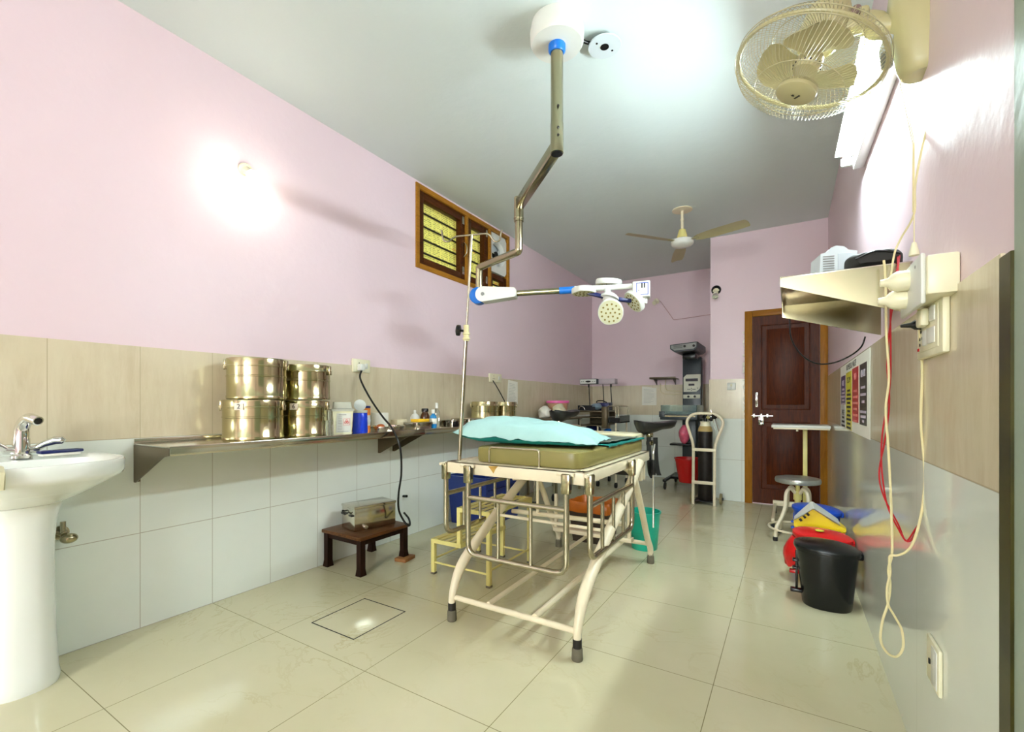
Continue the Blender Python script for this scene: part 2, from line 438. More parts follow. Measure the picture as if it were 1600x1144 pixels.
# rear door
bm = NB()
fx0, fx1, fz = -0.392, 0.316, 1.972
for a, b_ in (((fx0, YD - 0.03, 0), (fx0 + 0.07, YD + 0.002, fz)), ((fx1 - 0.062, YD - 0.03, 0), (fx1, YD + 0.002, fz))): b2(bm, a, b_, 0.004)
d1 = struct('door_1', bm, WOOD_FRAME)
struct('door_head', b2(NB(), (fx0 + 0.07, YD - 0.03, fz - 0.062), (fx1 - 0.062, YD + 0.002, fz), 0.004), WOOD_FRAME_H, d1)
bm = NB()
lx0, lx1 = fx0 + 0.072, fx1 - 0.064
st = 0.075
b2(bm, (lx0, YD - 0.014, 0.012), (lx0 + st, YD + 0.001, fz - 0.064)); b2(bm, (lx1 - st, YD - 0.014, 0.012), (lx1, YD + 0.001, fz - 0.064))
for z0, z1 in ((0.012, 0.155), (0.84, 0.96), (fz - 0.15, fz - 0.064)): b2(bm, (lx0 + st, YD - 0.014, z0), (lx1 - st, YD + 0.001, z1))
for z0, z1 in ((0.155, 0.84), (0.96, fz - 0.15)):
    b2(bm, (lx0 + st, YD - 0.004, z0), (lx1 - st, YD + 0.001, z1))
    b2(bm, (lx0 + st + 0.05, YD - 0.010, z0 + 0.05), (lx1 - st - 0.05, YD - 0.003, z1 - 0.05), 0.006)
    for q in ((lx0 + st, z0, lx0 + st + 0.012, z1), (lx1 - st - 0.012, z0, lx1 - st, z1), (lx0 + st, z0, lx1 - st, z0 + 0.012), (lx0 + st, z1 - 0.012, lx1 - st, z1)):
        b2(bm, (q[0], YD - 0.017, q[1]), (q[2], YD - 0.003, q[3]), 0.003)
struct('door_leaf', bm, WOOD_DARK, d1)
bm = NB(); hx = lx0 + 0.036
tb(bm, fillet([(hx, YD - 0.014, 1.005), (hx, YD - 0.045, 1.005), (hx, YD - 0.045, 1.115), (hx, YD - 0.014, 1.115)], 0.012), 0.006)
b2(bm, (hx - 0.012, YD - 0.018, 0.985), (hx + 0.012, YD - 0.014, 1.135), 0.003)
struct('door_handle', bm, CHROME, d1)
bm = NB()
cyl(bm, (fx0 + 0.06, YD - 0.034, 0.898), (fx0 + 0.255, YD - 0.034, 0.898), 0.006)
for x in (fx0 + 0.085, fx0 + 0.15, fx0 + 0.205): bx(bm, (x, YD - 0.024, 0.898), (0.022, 0.022, 0.04), None, 0.003)
b2(bm, (fx0 + 0.125, YD - 0.04, 0.805), (fx0 + 0.175, YD - 0.032, 0.893), 0.004)
struct('door_bolt', bm, CHROME, d1)
bm = NB(); b2(bm, (fx0 + 0.142, YD - 0.043, 0.828), (fx0 + 0.158, YD - 0.039, 0.86), 0.003); struct('hasp_slot', bm, BLACK_PL, d1)
# torn plaster beside the frame
bm = NB()
for k in range(26):
    z = 0.75 + k * 0.04 + random.uniform(-0.01, 0.01); wdt = random.uniform(0.004, 0.022) if k > 2 else 0.006
    bx(bm, (fx0 - wdt / 2, YD - 0.014, z), (wdt, 0.008, random.uniform(0.015, 0.045)), Matrix.Rotation(random.uniform(-0.6, 0.6), 3, 'Y'), 0.002)
struct('plaster_edge', bm, PAPER, d1)

# window
def ringbox(bm, x0, x1, y0, y1, z0, z1, t, bev=0.003):
    b2(bm, (x0, y0, z0), (x1, y0 + t, z1), bev); b2(bm, (x0, y1 - t, z0), (x1, y1, z1), bev)
    b2(bm, (x0, y0 + t, z0), (x1, y1 - t, z0 + t), bev); b2(bm, (x0, y0 + t, z1 - t), (x1, y1 - t, z1), bev)
bm = NB()
ringbox(bm, XL - 0.13, XL + 0.012, WY0, WY1, WZ0, WZ1, 0.04)
for y in (3.325, 3.70): b2(bm, (XL - 0.13, y, WZ0 + 0.04), (XL + 0.012, y + 0.035, WZ1 - 0.04), 0.003)
win = struct('window_1', bm, WOOD_WINF)
secs = [(WY0 + 0.04, 3.325, WZ0 + 0.04, WZ1 - 0.04), (3.36, 3.70, WZ0 + 0.04, WZ1 - 0.04), (3.735, WY1 - 0.04, WZ0 + 0.04, 2.33)]
for i, (y0, y1, z0, z1) in enumerate(secs):
    bm = NB(); ringbox(bm, XL - 0.06, XL - 0.005, y0, y1, z0, z1, 0.062 if i < 2 else 0.05)
    sash = struct('window_sash', bm, WOOD_WIN, win)
    struct('newspaper_pane', b2(NB(), (XL - 0.112, y0, z0), (XL - 0.104, y1, z1)), NEWS, win, 0)
    bm = NB()
    nb = 4 if i < 2 else 2
    for k in range(nb):
        z = z0 + 0.06 + (z1 - z0 - 0.12) * (k + 0.7) / (nb + 0.3); b2(bm, (XL - 0.092, y0, z - 0.006), (XL - 0.080, y1, z + 0.006))
    struct('window_bars', bm, BLACK_PAINT, win)
    if i < 2:
        bm = NB()
        for z in (z0 + 0.05, z1 - 0.09): b2(bm, (XL - 0.004, y1 - 0.045, z), (XL + 0.003, y1 - 0.01, z + 0.07), 0.002)
        struct('window_hinge', bm, STEEL, sash)
    if i == 0:
        bm = NB(); tb(bm, spline([(XL - 0.003, y1 - 0.02, 2.36), (XL + 0.03, y1 - 0.02, 2.39), (XL + 0.03, y1 - 0.02, 2.45), (XL - 0.003, y1 - 0.02, 2.49)]), 0.005)
        struct('window_handle', bm, STEEL, sash)
# exhaust fan in the last opening
ef = thing('exhaust_fan', 'white square exhaust fan set in the top right corner of the window', 'fan', (XL, 3.887, 2.35))
y0, y1, z0, z1 = 3.737, WY1 - 0.042, 2.345, WZ1 - 0.042
bm = NB(); yc, zc = (y0 + y1) / 2, (z0 + z1) / 2; n = 32; R = 0.11
outer = []
for k in range(n):
    a = 2 * PI * (k + 0.5) / n; m_ = max(abs(math.cos(a)), abs(math.sin(a)))
    outer.append((math.cos(a) / m_ * (y1 - y0) / 2, math.sin(a) / m_ * (z1 - z0) / 2))
circ = [(R * math.cos(2 * PI * (k + 0.5) / n), R * math.sin(2 * PI * (k + 0.5) / n)) for k in range(n)]
rg = [[V((XL - 0.06, yc + a, zc + b_)) for a, b_ in outer], [V((XL - 0.005, yc + a, zc + b_)) for a, b_ in outer], [V((XL - 0.005, yc + a * 1.15, zc + b_ * 1.15)) for a, b_ in circ], [V((XL - 0.03, yc + a, zc + b_)) for a, b_ in circ], [V((XL - 0.06, yc + a, zc + b_)) for a, b_ in circ]]
loft(bm, rg, closed=True); obj('housing', bm, WHITE_PL, ef)
obj('rear_shutter', b2(NB(), (XL - 0.105, y0, z0), (XL - 0.075, y1, z1)), GREY_PL, ef)
bm = NB(); cyl(bm, (XL - 0.062, yc, zc), (XL - 0.03, yc, zc), 0.035); obj('motor_hub', bm, BLACK_PL, ef)
for k in range(3):
    bm = NB(); a = 2 * PI * k / 3 + 0.5; pts = []
    for r_, t_, dx in ((0.03, -0.35, -0.01), (0.03, 0.35, 0.01), (0.095, 0.45, 0.012), (0.1, 0.0, 0), (0.095, -0.45, -0.012)):
        pts.append(V((XL - 0.048 + dx, yc + r_ * math.cos(a + t_), zc + r_ * math.sin(a + t_))))
    prism(bm, pts, (0.003, 0, 0)); obj('blade', bm, GREY_PL, ef)

# floor hatch
bm = NB()
hx0, hx1, hy0, hy1 = -1.90, -1.606, 1.319, 1.632
for a, b_ in (((hx0, hy0), (hx1, hy0 + 0.005)), ((hx0, hy1 - 0.005), (hx1, hy1)), ((hx0, hy0), (hx0 + 0.005, hy1)), ((hx1 - 0.005, hy0), (hx1, hy1))):
    b2(bm, (a[0], a[1], -0.0005), (b_[0], b_[1], 0.0008))
struct('trim_2', bm, RUBBER, smooth=0)

# ------------------------------------------------------------------ lights of the room, and added fill light
tl = thing('tube_light', 'lit fluorescent tube on a white batten high on the right wall', 'light', (XR - 0.03, 2.1, 2.2))
p0, p1 = V((XR - 0.025, 1.74, 2.154)), V((XR - 0.025, 2.82, 2.225))
bm = NB(); R3 = Matrix.Rotation(math.atan2(p1.z - p0.z, p1.y - p0.y), 3, 'X')
bx(bm, (p0 + p1) / 2 + V((0, 0, -0.02)), (0.045, (p1 - p0).length, 0.035), R3, 0.004); obj('batten', bm, WHITE_PL, tl)
off = V((-0.055, 0, 0.0))
bm = NB(); cyl(bm, p0.lerp(p1, 0.03) + off, p0.lerp(p1, 0.97) + off, 0.014, n=16); obj('tube', bm, TUBE_GLOW, tl)
bm = NB()
for f in (0.012, 0.988): obj('lamp_holder', bx(NB(), p0.lerp(p1, f) + off * 0.6, (0.08, 0.03, 0.035), R3, 0.004), WHITE_PL, tl)
obj('added_reflector', bx(NB(), (p0 + p1) / 2 + V((-0.047, 0, 0.034)), (0.10, (p1 - p0).length * 0.985, 0.003), R3 @ Matrix.Rotation(0.12, 3, 'Y'), 0.001), WHITE_PL, tl)  # added strip above the tube, shades the nearby ceiling from its glare
# added fill light, shaped as a window in the unseen front wall
bm = NB(); fy = YF
for a, b_ in (((-0.96, 1.0), (-0.04, 1.06)), ((-0.96, 2.24), (-0.04, 2.30)), ((-0.96, 1.06), (-0.90, 2.24)), ((-0.10, 1.06), (-0.04, 2.24)), ((-0.52, 1.06), (-0.48, 2.24))): b2(bm, (a[0], fy - 0.02, a[1]), (b_[0], fy + 0.03, b_[1]), 0.003)
w2 = struct('added_fill_window', bm, WOOD_WINF)
struct('fill_pane', b2(NB(), (-0.90, fy + 0.001, 1.06), (-0.10, fy + 0.008, 2.24)), FILL_GLOW, w2, 0)

def bulb(label, base, d, lit, group):
    "wall bulb holder: base point on the wall, d = direction the bulb points"
    t = thing('wall_bulb', label, 'light', base, group); M = frame_from(d); d = V(d).normalized()
    bm = NB(); lathe(bm, [(0.034, 0), (0.034, 0.014), (0.022, 0.022), (0.021, 0.085 if lit else 0.055), (0.025, 0.09 if lit else 0.06)], base, 20, M); obj('bulb_holder', bm, CREAM_PL, t)
    bm = NB(); k = 0.03 if lit else 0.0; lathe(bm, [(r_ * (1.1 if lit else 1), z_ + k * 1.3) for r_, z_ in ((0.017, 0.055), (0.018, 0.072), (0.027, 0.09), (0.032, 0.11), (0.029, 0.13), (0.016, 0.145), (0.001, 0.149))], base, 24, M)
    obj('bulb_glass', bm, BULB_GLOW if lit else GLASS, t)
    return t
bulb('lit bulb in an angled holder on the left pink wall', (XL + 0.001, 1.352, 2.295), (0.83, -0.05, -0.56), True, 'wall bulbs')
bd = bulb('unlit bulb on the door wall above and left of the door', (-0.665, YD - 0.002, 2.225), (0.02, -0.75, -0.66), False, 'wall bulbs')
bm = NB(); lathe(bm, [(0.05, 0), (0.045, 0.012), (0.03, 0.02)], (-0.665, YD - 0.001, 2.235), 20, frame_from((0, -1, 0))); obj('wall_rose', bm, BLACK_PL, bd)
bb = thing('bulb_holder', 'empty cream bulb holder with a trailing wire on the rear pink wall', 'light fitting', (-1.575, YB - 0.001, 2.45), 'wall bulbs')
bm = NB(); lathe(bm, [(0.04, 0), (0.04, 0.012), (0.026, 0.022), (0.024, 0.06), (0.03, 0.07), (0.024, 0.071)], (-1.575, YB, 2.45), 20, frame_from((-0.3, -0.8, -0.5))); obj('holder', bm, CREAM_PL, bb)
bm = NB(); tb(bm, fillet([(-1.56, YB - 0.006, 2.46), (-1.52, YB - 0.005, 2.44), (-1.345, YB - 0.005, 2.165), (-0.74, YB - 0.005, 2.20)], 0.02), 0.004, 6); obj('wire', bm, pm('pinkish painted wire', (190, 150, 150), 0.5), bb)

# ------------------------------------------------------------------ washbasin
BY = 0.47
wbn = thing('washbasin', 'white ceramic pedestal washbasin against the left wall', 'washbasin', (-2.28, BY, 0))
def outline(s, z, back=XL + 0.014, front=-2.0, half=0.250, n=40, shift=0.0):
    "D-shaped outline shrunk by s around its middle, s=1 is the rim"
    cx = (back + front) / 2 + shift; hx_ = (front - back) / 2; pts = []
    for k in range(n):
        a = 2 * PI * k / n; c_, s_ = math.cos(a), math.sin(a); e = 2 / (3.6 if c_ < 0 else 2.5)
        x = hx_ * math.copysign(abs(c_) ** e, c_); y = half * math.copysign(abs(s_) ** e, s_)
        pts.append(V((cx + x * s, BY + y * s, z)))
    return pts
bm = NB()
rings = [outline(0.40, 0.655, shift=-0.11), outline(0.47, 0.665, shift=-0.10), outline(0.62, 0.69, shift=-0.065), outline(0.80, 0.73, shift=-0.025), outline(0.92, 0.757), outline(0.975, 0.768), outline(0.998, 0.78), outline(1.0, 0.814), outline(0.985, 0.822),
         outline(0.95, 0.822)]
def bowl(s, z): return [V((-2.205 + (p.x + 2.257) * s * 0.80, BY + (p.y - BY) * s, z)) for p in outline(1.0, z)]
rings += [bowl(0.86, 0.812), bowl(0.80, 0.795), bowl(0.68, 0.75), bowl(0.45, 0.71), bowl(0.12, 0.70)]
loft(bm, rings); obj('basin', bm, CERAMIC, wbn)
bm = NB()
prof = [(0.118, 0.0), (0.122, 0.02), (0.116, 0.05), (0.108, 0.2), (0.104, 0.4), (0.105, 0.52), (0.112, 0.6), (0.128, 0.66)]
rings = []
for r, z in prof:
    rings.append([V((-2.388 + r * 1.02 * math.copysign(abs(math.cos(a)) ** 0.8, math.cos(a)), 0.475 + 0.87 * r * math.copysign(abs(math.sin(a)) ** 0.8, math.sin(a)), z)) for a in [2 * PI * k / 36 for k in range(36)]])
loft(bm, rings); obj('pedestal', bm, CERAMIC, wbn)
tx, ty, tz = -2.435, 0.492, 0.818
bm = NB(); lathe(bm, [(0.03, 0), (0.03, 0.01), (0.024, 0.016), (0.024, 0.07), (0.022, 0.08)], (tx, ty, tz), 24)
sp = spline([(tx, ty, tz + 0.07), (tx + 0.004, ty + 0.002, tz + 0.115), (tx + 0.035, ty + 0.012, tz + 0.148), (tx + 0.075, ty + 0.028, tz + 0.138)])
tb(bm, sp, 0.018, 16, radii=[0.023 - 0.006 * i / len(sp) for i in range(len(sp))]); tap = obj('tap', bm, CHROME, wbn)
bm = NB(); cyl(bm, sp[-1], sp[-1] + (sp[-1] - sp[-2]).normalized() * 0.0012, 0.0125); obj('spout_mouth', bm, BLACK_PL, tap)
for s in (-1, 1):
    bm = NB(); tb(bm, [(tx, ty + s * 0.01, tz + 0.028), (tx, ty + s * 0.045, tz + 0.032)], 0.014)
    pts = [V((tx, ty + s * 0.04, tz + 0.034)), V((tx + 0.012, ty + s * 0.06, tz + 0.05)), V((tx + 0.03, ty + s * 0.085, tz + 0.062)), V((tx + 0.042, ty + s * 0.102, tz + 0.062)), V((tx + 0.046, ty + s * 0.108, tz + 0.06))]
    tb(bm, pts, 0.01, 12, radii=[0.012, 0.013, 0.016, 0.015, 0.006]); obj('tap_handle', bm, CHROME, tap)
sb = thing('scrub_brush', 'thin dark blue scrub brush lying on the washbasin ledge beside the tap', 'brush', (-2.40, BY + 0.13, 0.823))
Rz = Matrix.Rotation(0.1, 3, 'Z')
obj('brush_back', bx(NB(), (-2.40, BY + 0.12, 0.8375), (0.045, 0.125, 0.012), Rz, 0.004), NAVY, sb)
obj('bristles', bx(NB(), (-2.40, BY + 0.118, 0.8275), (0.038, 0.112, 0.010), Rz, 0.002), PAPER, sb)
# cream cloth over the front rim
bm = NB(); path = [(-2.16, 0.825), (-2.08, 0.829), (-2.015, 0.830), (-1.985, 0.815), (-1.98, 0.79), (-1.985, 0.765)]
rings = []
for s in range(9):
    y = 0.24 + s * 0.016; rr = 0.02 * math.sin(PI * s / 8) ** 0.5 + 0.001
    rings.append([V((x + rr * 0.2, y + 0.004 * math.sin(3 * s + 40 * z), z + rr * (0.9 if i < 3 else 0.3))) for i, (x, z) in enumerate(path)] + [V((x - 0.001, y, z - 0.002)) for x, z in path[::-1]])
loft(bm, rings); single('hand_towel', bm, pm('cream towelling', (232, 226, 190), 0.8, 0, 0.05, 30, bump=0.3), 'folded cream hand towel hanging over the front rim of the washbasin', 'towel')
av = thing('angle_valve', 'small chrome stop valve on the wall tiles behind the basin pedestal', 'valve', (XL + DT, 0.615, 0.50))
bm = NB(); cyl(bm, (XL + DT, 0.615, 0.50), (XL + DT + 0.012, 0.615, 0.50), 0.028); cyl(bm, (XL + DT, 0.615, 0.50), (XL + 0.07, 0.615, 0.50), 0.011)
cyl(bm, (XL + 0.055, 0.615, 0.49), (XL + 0.055, 0.615, 0.55), 0.009); obj('valve_body', bm, TUBE_STEEL, av)
bm = NB(); ball(bm, (XL + 0.085, 0.625, 0.485), 0.025, (0.9, 1.1, 0.8)); obj('valve_knob', bm, BRUSHED, av)

# ------------------------------------------------------------------ left wall shelf
SZ, SXF = 0.842, -2.16
def long_shelf(y0, y1, label, brackets):
    t = thing('wall_shelf', label, 'shelf', (XL + DT, (y0 + y1) / 2, SZ - 0.04), 'long steel wall shelves')
    bm = NB()
    b2(bm, (XL + DT, y0, SZ - 0.006), (SXF, y1, SZ), 0.001)
    b2(bm, (SXF - 0.006, y0, SZ - 0.038), (SXF, y1, SZ + 0.002), 0.0015); b2(bm, (XL + DT, y0, SZ), (XL + DT + 0.008, y1, SZ + 0.02), 0.002)
    obj('shelf_top', bm, STEEL, t)
    for y in brackets:
        bm = NB(); prism(bm, [(XL + DT, y, SZ - 0.007), (SXF - 0.008, y, SZ - 0.007), (SXF - 0.008, y, SZ - 0.036), (SXF - 0.06, y, SZ - 0.045), (XL + DT + 0.02, y, SZ - 0.175), (XL + DT, y, SZ - 0.175)], (0, 0.004, 0))
        b2(bm, (XL + DT, y, SZ - 0.175), (XL + DT + 0.003, y + 0.025, SZ - 0.007)); obj('bracket', bm, BROWN_MET, t)
    return t
long_shelf(0.858, 2.378, 'near length of stainless steel wall shelf, carrying the four stacked drums', (0.858, 2.28))
long_shelf(2.382, 4.35, 'far length of stainless steel wall shelf behind the IV pole, carrying two single drums', (2.42, 4.33))

def drum(x, y, z, r, h, label, tag=None, rot=0.0, clips=True):
    t = thing('steel_drum', label, 'drum', (x, y, z), 'steel sterilising drums')
    bm = NB(); lathe(bm, [(r * 0.97, 0), (r, 0.004), (r, 0.018), (r * 0.985, 0.021), (r * 0.985, h * 0.54), (r * 1.003, h * 0.55), (r * 1.003, h * 0.575), (r * 0.985, h * 0.585), (r * 0.985, h * 0.8)], (x, y, z), 56)
    obj('drum_body', bm, DRUM, t)
    bm = NB(); lathe(bm, [(r * 1.0, h * 0.79), (r * 1.012, h * 0.80), (r * 1.012, h * 0.82), (r, h * 0.83), (r, h - 0.008), (r * 0.985, h - 0.001), (r * 0.95, h), (0.001, h + 0.002)], (x, y, z), 56)
    obj('drum_lid', bm, DRUM, t)
    def at_(a, rr, zz): return V((x + rr * math.cos(a), y + rr * math.sin(a), z + zz))
    for k, a in enumerate((rot - 1.75, rot + 1.2)):
        bm = NB(); M3 = Matrix.Rotation(a, 3, 'Z')
        bx(bm, at_(a, r * 1.03, h * 0.86), (0.012, 0.026, 0.05), M3, 0.004); cyl(bm, at_(a, r * 1.0, h * 0.84), at_(a, r * 1.11, h * 0.84), 0.006, n=10)
        bx(bm, at_(a, r * 1.06, h * 0.80), (0.006, 0.03, 0.03), M3, 0.003); obj('clip', bm, BRUSHED, t)
    bm = NB()
    a0 = rot - 0.05
    bx(bm, at_(a0, r * 1.005, h * 0.28), (0.004, 0.002, h * 0.5), Matrix.Rotation(a0, 3, 'Z')); obj('seam', bm, BRUSHED, t)
    if tag:
        a = rot - 0.45; Rm = Matrix.Rotation(a, 3, 'Z'); M = Rm.to_4x4()
        p = obj('number_tag', bx(NB(), at_(a, r * 1.025, h * 0.83), (0.003, 0.042, 0.034), Rm, 0.001), pm('white tag', (232, 222, 206), 0.5), t)
        nx = V((math.cos(a), math.sin(a), 0)); words(tag, 0.032, basis(V((-math.sin(a), math.cos(a), 0)), (0, 0, 1), at_(a, r * 1.025 + 0.0022, h * 0.83)), INK, 'tag_number', p)
    return t
dA = math.atan2(-1.30, 2.34)
drum(-2.345, 1.30, SZ, 0.140, 0.198, 'lower steel drum at the near end of the shelf, with white number tag', '2', dA)
drum(-2.338, 1.315, SZ + 0.201, 0.139, 0.205, 'upper steel drum of the near stack, dented with side clips', None, dA)
drum(-2.345, 1.585, SZ, 0.126, 0.196, 'lower steel drum of the second stack, with white number tag', '6', dA - 0.05)
drum(-2.335, 1.592, SZ + 0.199, 0.126, 0.195, 'upper steel drum of the second stack, beside the glass bottle', None, dA - 0.1)
drum(-2.36, 3.39, SZ, 0.122, 0.198, 'single steel drum on the far shelf, nearer of the two behind the pillow', None, dA)
drum(-2.36, 3.73, SZ, 0.112, 0.196, 'single steel drum on the far shelf, farther one below the socket', None, dA)

# small things on the shelf
def bottle(name, label, x, y, r, h, body, cap, capr=0.4, neck=0.75, cat='bottle', sx=1.0, group=None):
    t = thing(name, label, cat, (x, y, SZ), group)
    bm = NB(); lathe(bm, [(r * 0.92, 0), (r, 0.006), (r, h * 0.55), (r * 0.92, h * 0.63), (r * capr, h * neck), (r * capr, h * neck + 0.006)], (x, y, SZ), 28, None, sx, 1); obj('bottle_body', bm, body, t)
    bm = NB(); lathe(bm, [(r * capr * 1.25, h * neck + 0.006), (r * capr * 1.25, h * 0.97), (r * capr * 1.1, h)], (x, y, SZ), 24); obj('cap', bm, cap, t)
    return t
bottle('glass_bottle', 'small clear glass bottle beside the second stack of drums', -2.215, 1.655, 0.02, 0.135, GLASS, GLASS, 0.42, 0.62)
sh = thing('sharps_container', 'white sharps container with translucent lid and printed front label', 'container', (-2.27, 1.78, SZ))
bm = NB(); Rs = Matrix.Rotation(-0.55, 3, 'Z')
def sq(cx, cy, a, b_, z, rot): return [V((cx, cy, z)) + rot @ V((sx * a, sy * b_, 0)) for sx, sy in ((-1, -1), (1, -1), (1, 1), (-1, 1))]
loft(bm, [sq(-2.27, 1.78, 0.042, 0.048, SZ, Rs), sq(-2.27, 1.78, 0.05, 0.057, SZ + 0.135, Rs)]); obj('container_body', bm, pm('ivory plastic', (226, 224, 192), 0.4), sh)
bm = NB(); loft(bm, [sq(-2.27, 1.78, 0.055, 0.062, SZ + 0.135, Rs), sq(-2.27, 1.78, 0.055, 0.062, SZ + 0.147, Rs), sq(-2.27, 1.78, 0.045, 0.05, SZ + 0.152, Rs), sq(-2.27, 1.78, 0.04, 0.046, SZ + 0.188, Rs)]); obj('lid', bm, FROST, sh)
fx = V((-2.27, 1.78, SZ + 0.066)) + Rs @ V((0.0485, 0.004, 0)); ux = Rs @ V((0, 1, 0)); uz = V((0.06, 0, 1)).normalized()
Mb = basis(ux, uz, fx)
def plate(bm, M, x, y, w_, h_, z=0.0, t=0.0008): return bx(bm, M @ V((x, y, z)), (w_, h_, t), M.to_3x3())
lab = obj('front_label', plate(NB(), Mb, 0, 0, 0.08, 0.112, 0.0008), WHITE_PL, sh)
bm = NB(); plate(bm, Mb, -0.008, 0.048, 0.042, 0.005, 0.0018)
for k in range(9): plate(bm, Mb, -0.02, 0.036 - k * 0.0095, 0.022, 0.0022, 0.0018)
plate(bm, Mb, -0.002, -0.05, 0.06, 0.002, 0.0018); obj('print_lines', bm, GREYINK, lab)
bm = NB()
for a in range(3):
    q = 2 * PI * a / 3 + PI / 2; ring_ = [Mb @ V((0.016 + 0.0075 * math.cos(q) + 0.0055 * math.cos(t_), 0.006 + 0.0075 * math.sin(q) + 0.0055 * math.sin(t_), 0.002)) for t_ in [2 * PI * j / 16 for j in range(16)]]
    tb(bm, ring_, 0.0013, 6, closed=True)
for sx, sy, w_, h_ in ((0, 0.0185, 0.036, 0.0014), (0, -0.0185, 0.036, 0.0014), (0.0175, 0, 0.0014, 0.038), (-0.0175, 0, 0.0014, 0.038)): plate(bm, Mb, 0.016 + sx, 0.006 + sy, w_, h_, 0.0018)
obj('hazard_mark', bm, REDINK, lab)
jg = thing('blue_jug', 'deep blue plastic jar with its clear lid flipped open, beside the sharps container', 'jar', (-2.265, 1.91, SZ))
bm = NB(); lathe(bm, [(0.044, 0), (0.046, 0.005), (0.043, 0.118), (0.041, 0.122)], (-2.265, 1.91, SZ), 30); obj('jar_body', bm, BLUELIQ, jg)
bm = NB(); lathe(bm, [(0.042, 0.122), (0.044, 0.128), (0.044, 0.138), (0.040, 0.138), (0.039, 0.124)], (-2.265, 1.91, SZ), 30); obj('jar_rim', bm, FROST, jg)
bm = NB(); lathe(bm, [(0.036, 0), (0.036, 0.006), (0.001, 0.008)], (-2.285, 1.925, SZ + 0.168), 28, frame_from((0.75, -0.45, 0.2))); obj('flip_lid', bm, pm('clear white lid', (222, 228, 226), 0.2, trans=0.3), jg)
tu = thing('wipes_tube', 'orange and white printed tube with a blue cap behind the blue jar', 'tube', (-2.30, 1.985, SZ))
bm = NB(); lathe(bm, [(0.027, 0), (0.028, 0.004), (0.028, 0.04)], (-2.30, 1.985, SZ), 24); lathe(bm, [(0.028, 0.105), (0.028, 0.15)], (-2.30, 1.985, SZ), 24); obj('tube_body', bm, ORANGE_PL, tu)
bm = NB(); lathe(bm, [(0.0282, 0.04), (0.0282, 0.105)], (-2.30, 1.985, SZ), 24); obj('printed_band', bm, pm('pale print', (220, 214, 206), 0.4, 0, 0.2, 60), tu)
bm = NB(); lathe(bm, [(0.029, 0.15), (0.029, 0.162), (0.026, 0.164)], (-2.30, 1.985, SZ), 24); obj('cap', bm, NAVY, tu)
bm = NB(); M = frame_from((0.88, -0.45, 0)); lathe(bm, [(0.022, 0), (0.024, 0.003), (0.018, 0.008), (0.001, 0.009)], (-2.275, 1.972, SZ + 0.07), 20, M); obj('round_badge', bm, WHITE_PL, tu)
rl = thing('gauze_roll', 'thick white gauze roll standing against the tiles by the power cord', 'roll', (-2.43, 2.22, SZ))
bm = NB(); lathe(bm, [(0.056, 0), (0.057, 0.004), (0.057, 0.112), (0.055, 0.116), (0.018, 0.116), (0.017, 0.06)], (-2.43, 2.22, SZ), 32); obj('roll', bm, PAPER, rl)
bm = NB(); lathe(bm, [(0.019, 0), (0.019, 0.117), (0.015, 0.117), (0.015, 0.01)], (-2.43, 2.22, SZ), 20); obj('core', bm, CARD, rl)
def tray(label, x, y, a, b_, h, rot=0.0, oval=False, mat_=None, lidded=False):
    t = thing('instrument_tray', label, 'tray', (x, y, SZ), 'steel instrument trays'); R_ = Matrix.Rotation(rot, 3, 'Z')
    n = 40
    def ring_(s, z):
        e = 1.0 if oval else 0.35; out = []
        for k in range(n):
            q = 2 * PI * (k + 0.5) / n; c_, s_ = math.cos(q), math.sin(q)
            out.append(V((x, y, SZ + z)) + R_ @ V((a * s * math.copysign(abs(c_) ** e, c_), b_ * s * math.copysign(abs(s_) ** e, s_), 0)))
        return out
    bm = NB(); loft(bm, [ring_(0.94, 0), ring_(0.96, 0.004), ring_(0.985, h - 0.004), ring_(1.03, h - 0.003), ring_(1.03, h), ring_(0.97, h), ring_(0.94, 0.006), ring_(0.3, 0.005)])
    obj('tray_body', bm, mat_ or STEEL, t)
    if lidded:
        bm = NB(); loft(bm, [ring_(1.045, h - 0.01), ring_(1.05, h + 0.004), ring_(1.0, h + 0.008), ring_(0.3, h + 0.009)]); obj('tray_lid', bm, mat_ or STEEL, t)
    return t
tray('oval steel tray on the shelf beneath the hanging black cord', -2.30, 2.17, 0.105, 0.13, 0.03, 0.0, True)
bm = NB(); ball(bm, (-2.27, 2.08, SZ + 0.027), 0.022, (1, 1.5, 0.9)); single('copper_bulb', bm, pm('copper orange rubber', (190, 98, 36), 0.4), 'small orange rubber ball lying in the oval steel tray', 'ball', (-2.27, 2.08, SZ + 0.006))
tray('rectangular steel tray standing under the yellow carton', -2.28, 2.44, 0.075, 0.085, 0.04, 0.0, False, None, True)
tray('steel tray with square sides at the bend of the far shelf, near the IV pole', -2.30, 2.86, 0.08, 0.09, 0.048)
tray('long lidded steel tray on the far shelf, between the IV pole and the single drums', -2.32, 3.10, 0.11, 0.12, 0.05, 0, False, None, True)
bm = NB(); b2(bm, (-2.315, 2.40, SZ + 0.0495), (-2.235, 2.51, SZ + 0.068), 0.002); single('yellow_carton', bm, YELLOWBOX, 'flat yellow carton lying on a steel tray', 'box')
bm = NB(); bx(bm, (-2.43, 2.40, SZ + 0.032), (0.07, 0.1, 0.064), None, 0.006); single('cotton_packet', bm, CARD, 'small off-white packet against the tiles, left of the round white bottle', 'packet')
ub = thing('pump_bottle', 'round white bottle with a small cap beside the brown bottle', 'bottle', (-2.41, 2.545, SZ))
bm = NB(); lathe(bm, [(0.028, 0), (0.034, 0.02), (0.036, 0.05), (0.033, 0.08), (0.02, 0.098), (0.010, 0.104)], (-2.41, 2.545, SZ), 28); obj('bottle_body', bm, WHITE_PL, ub)
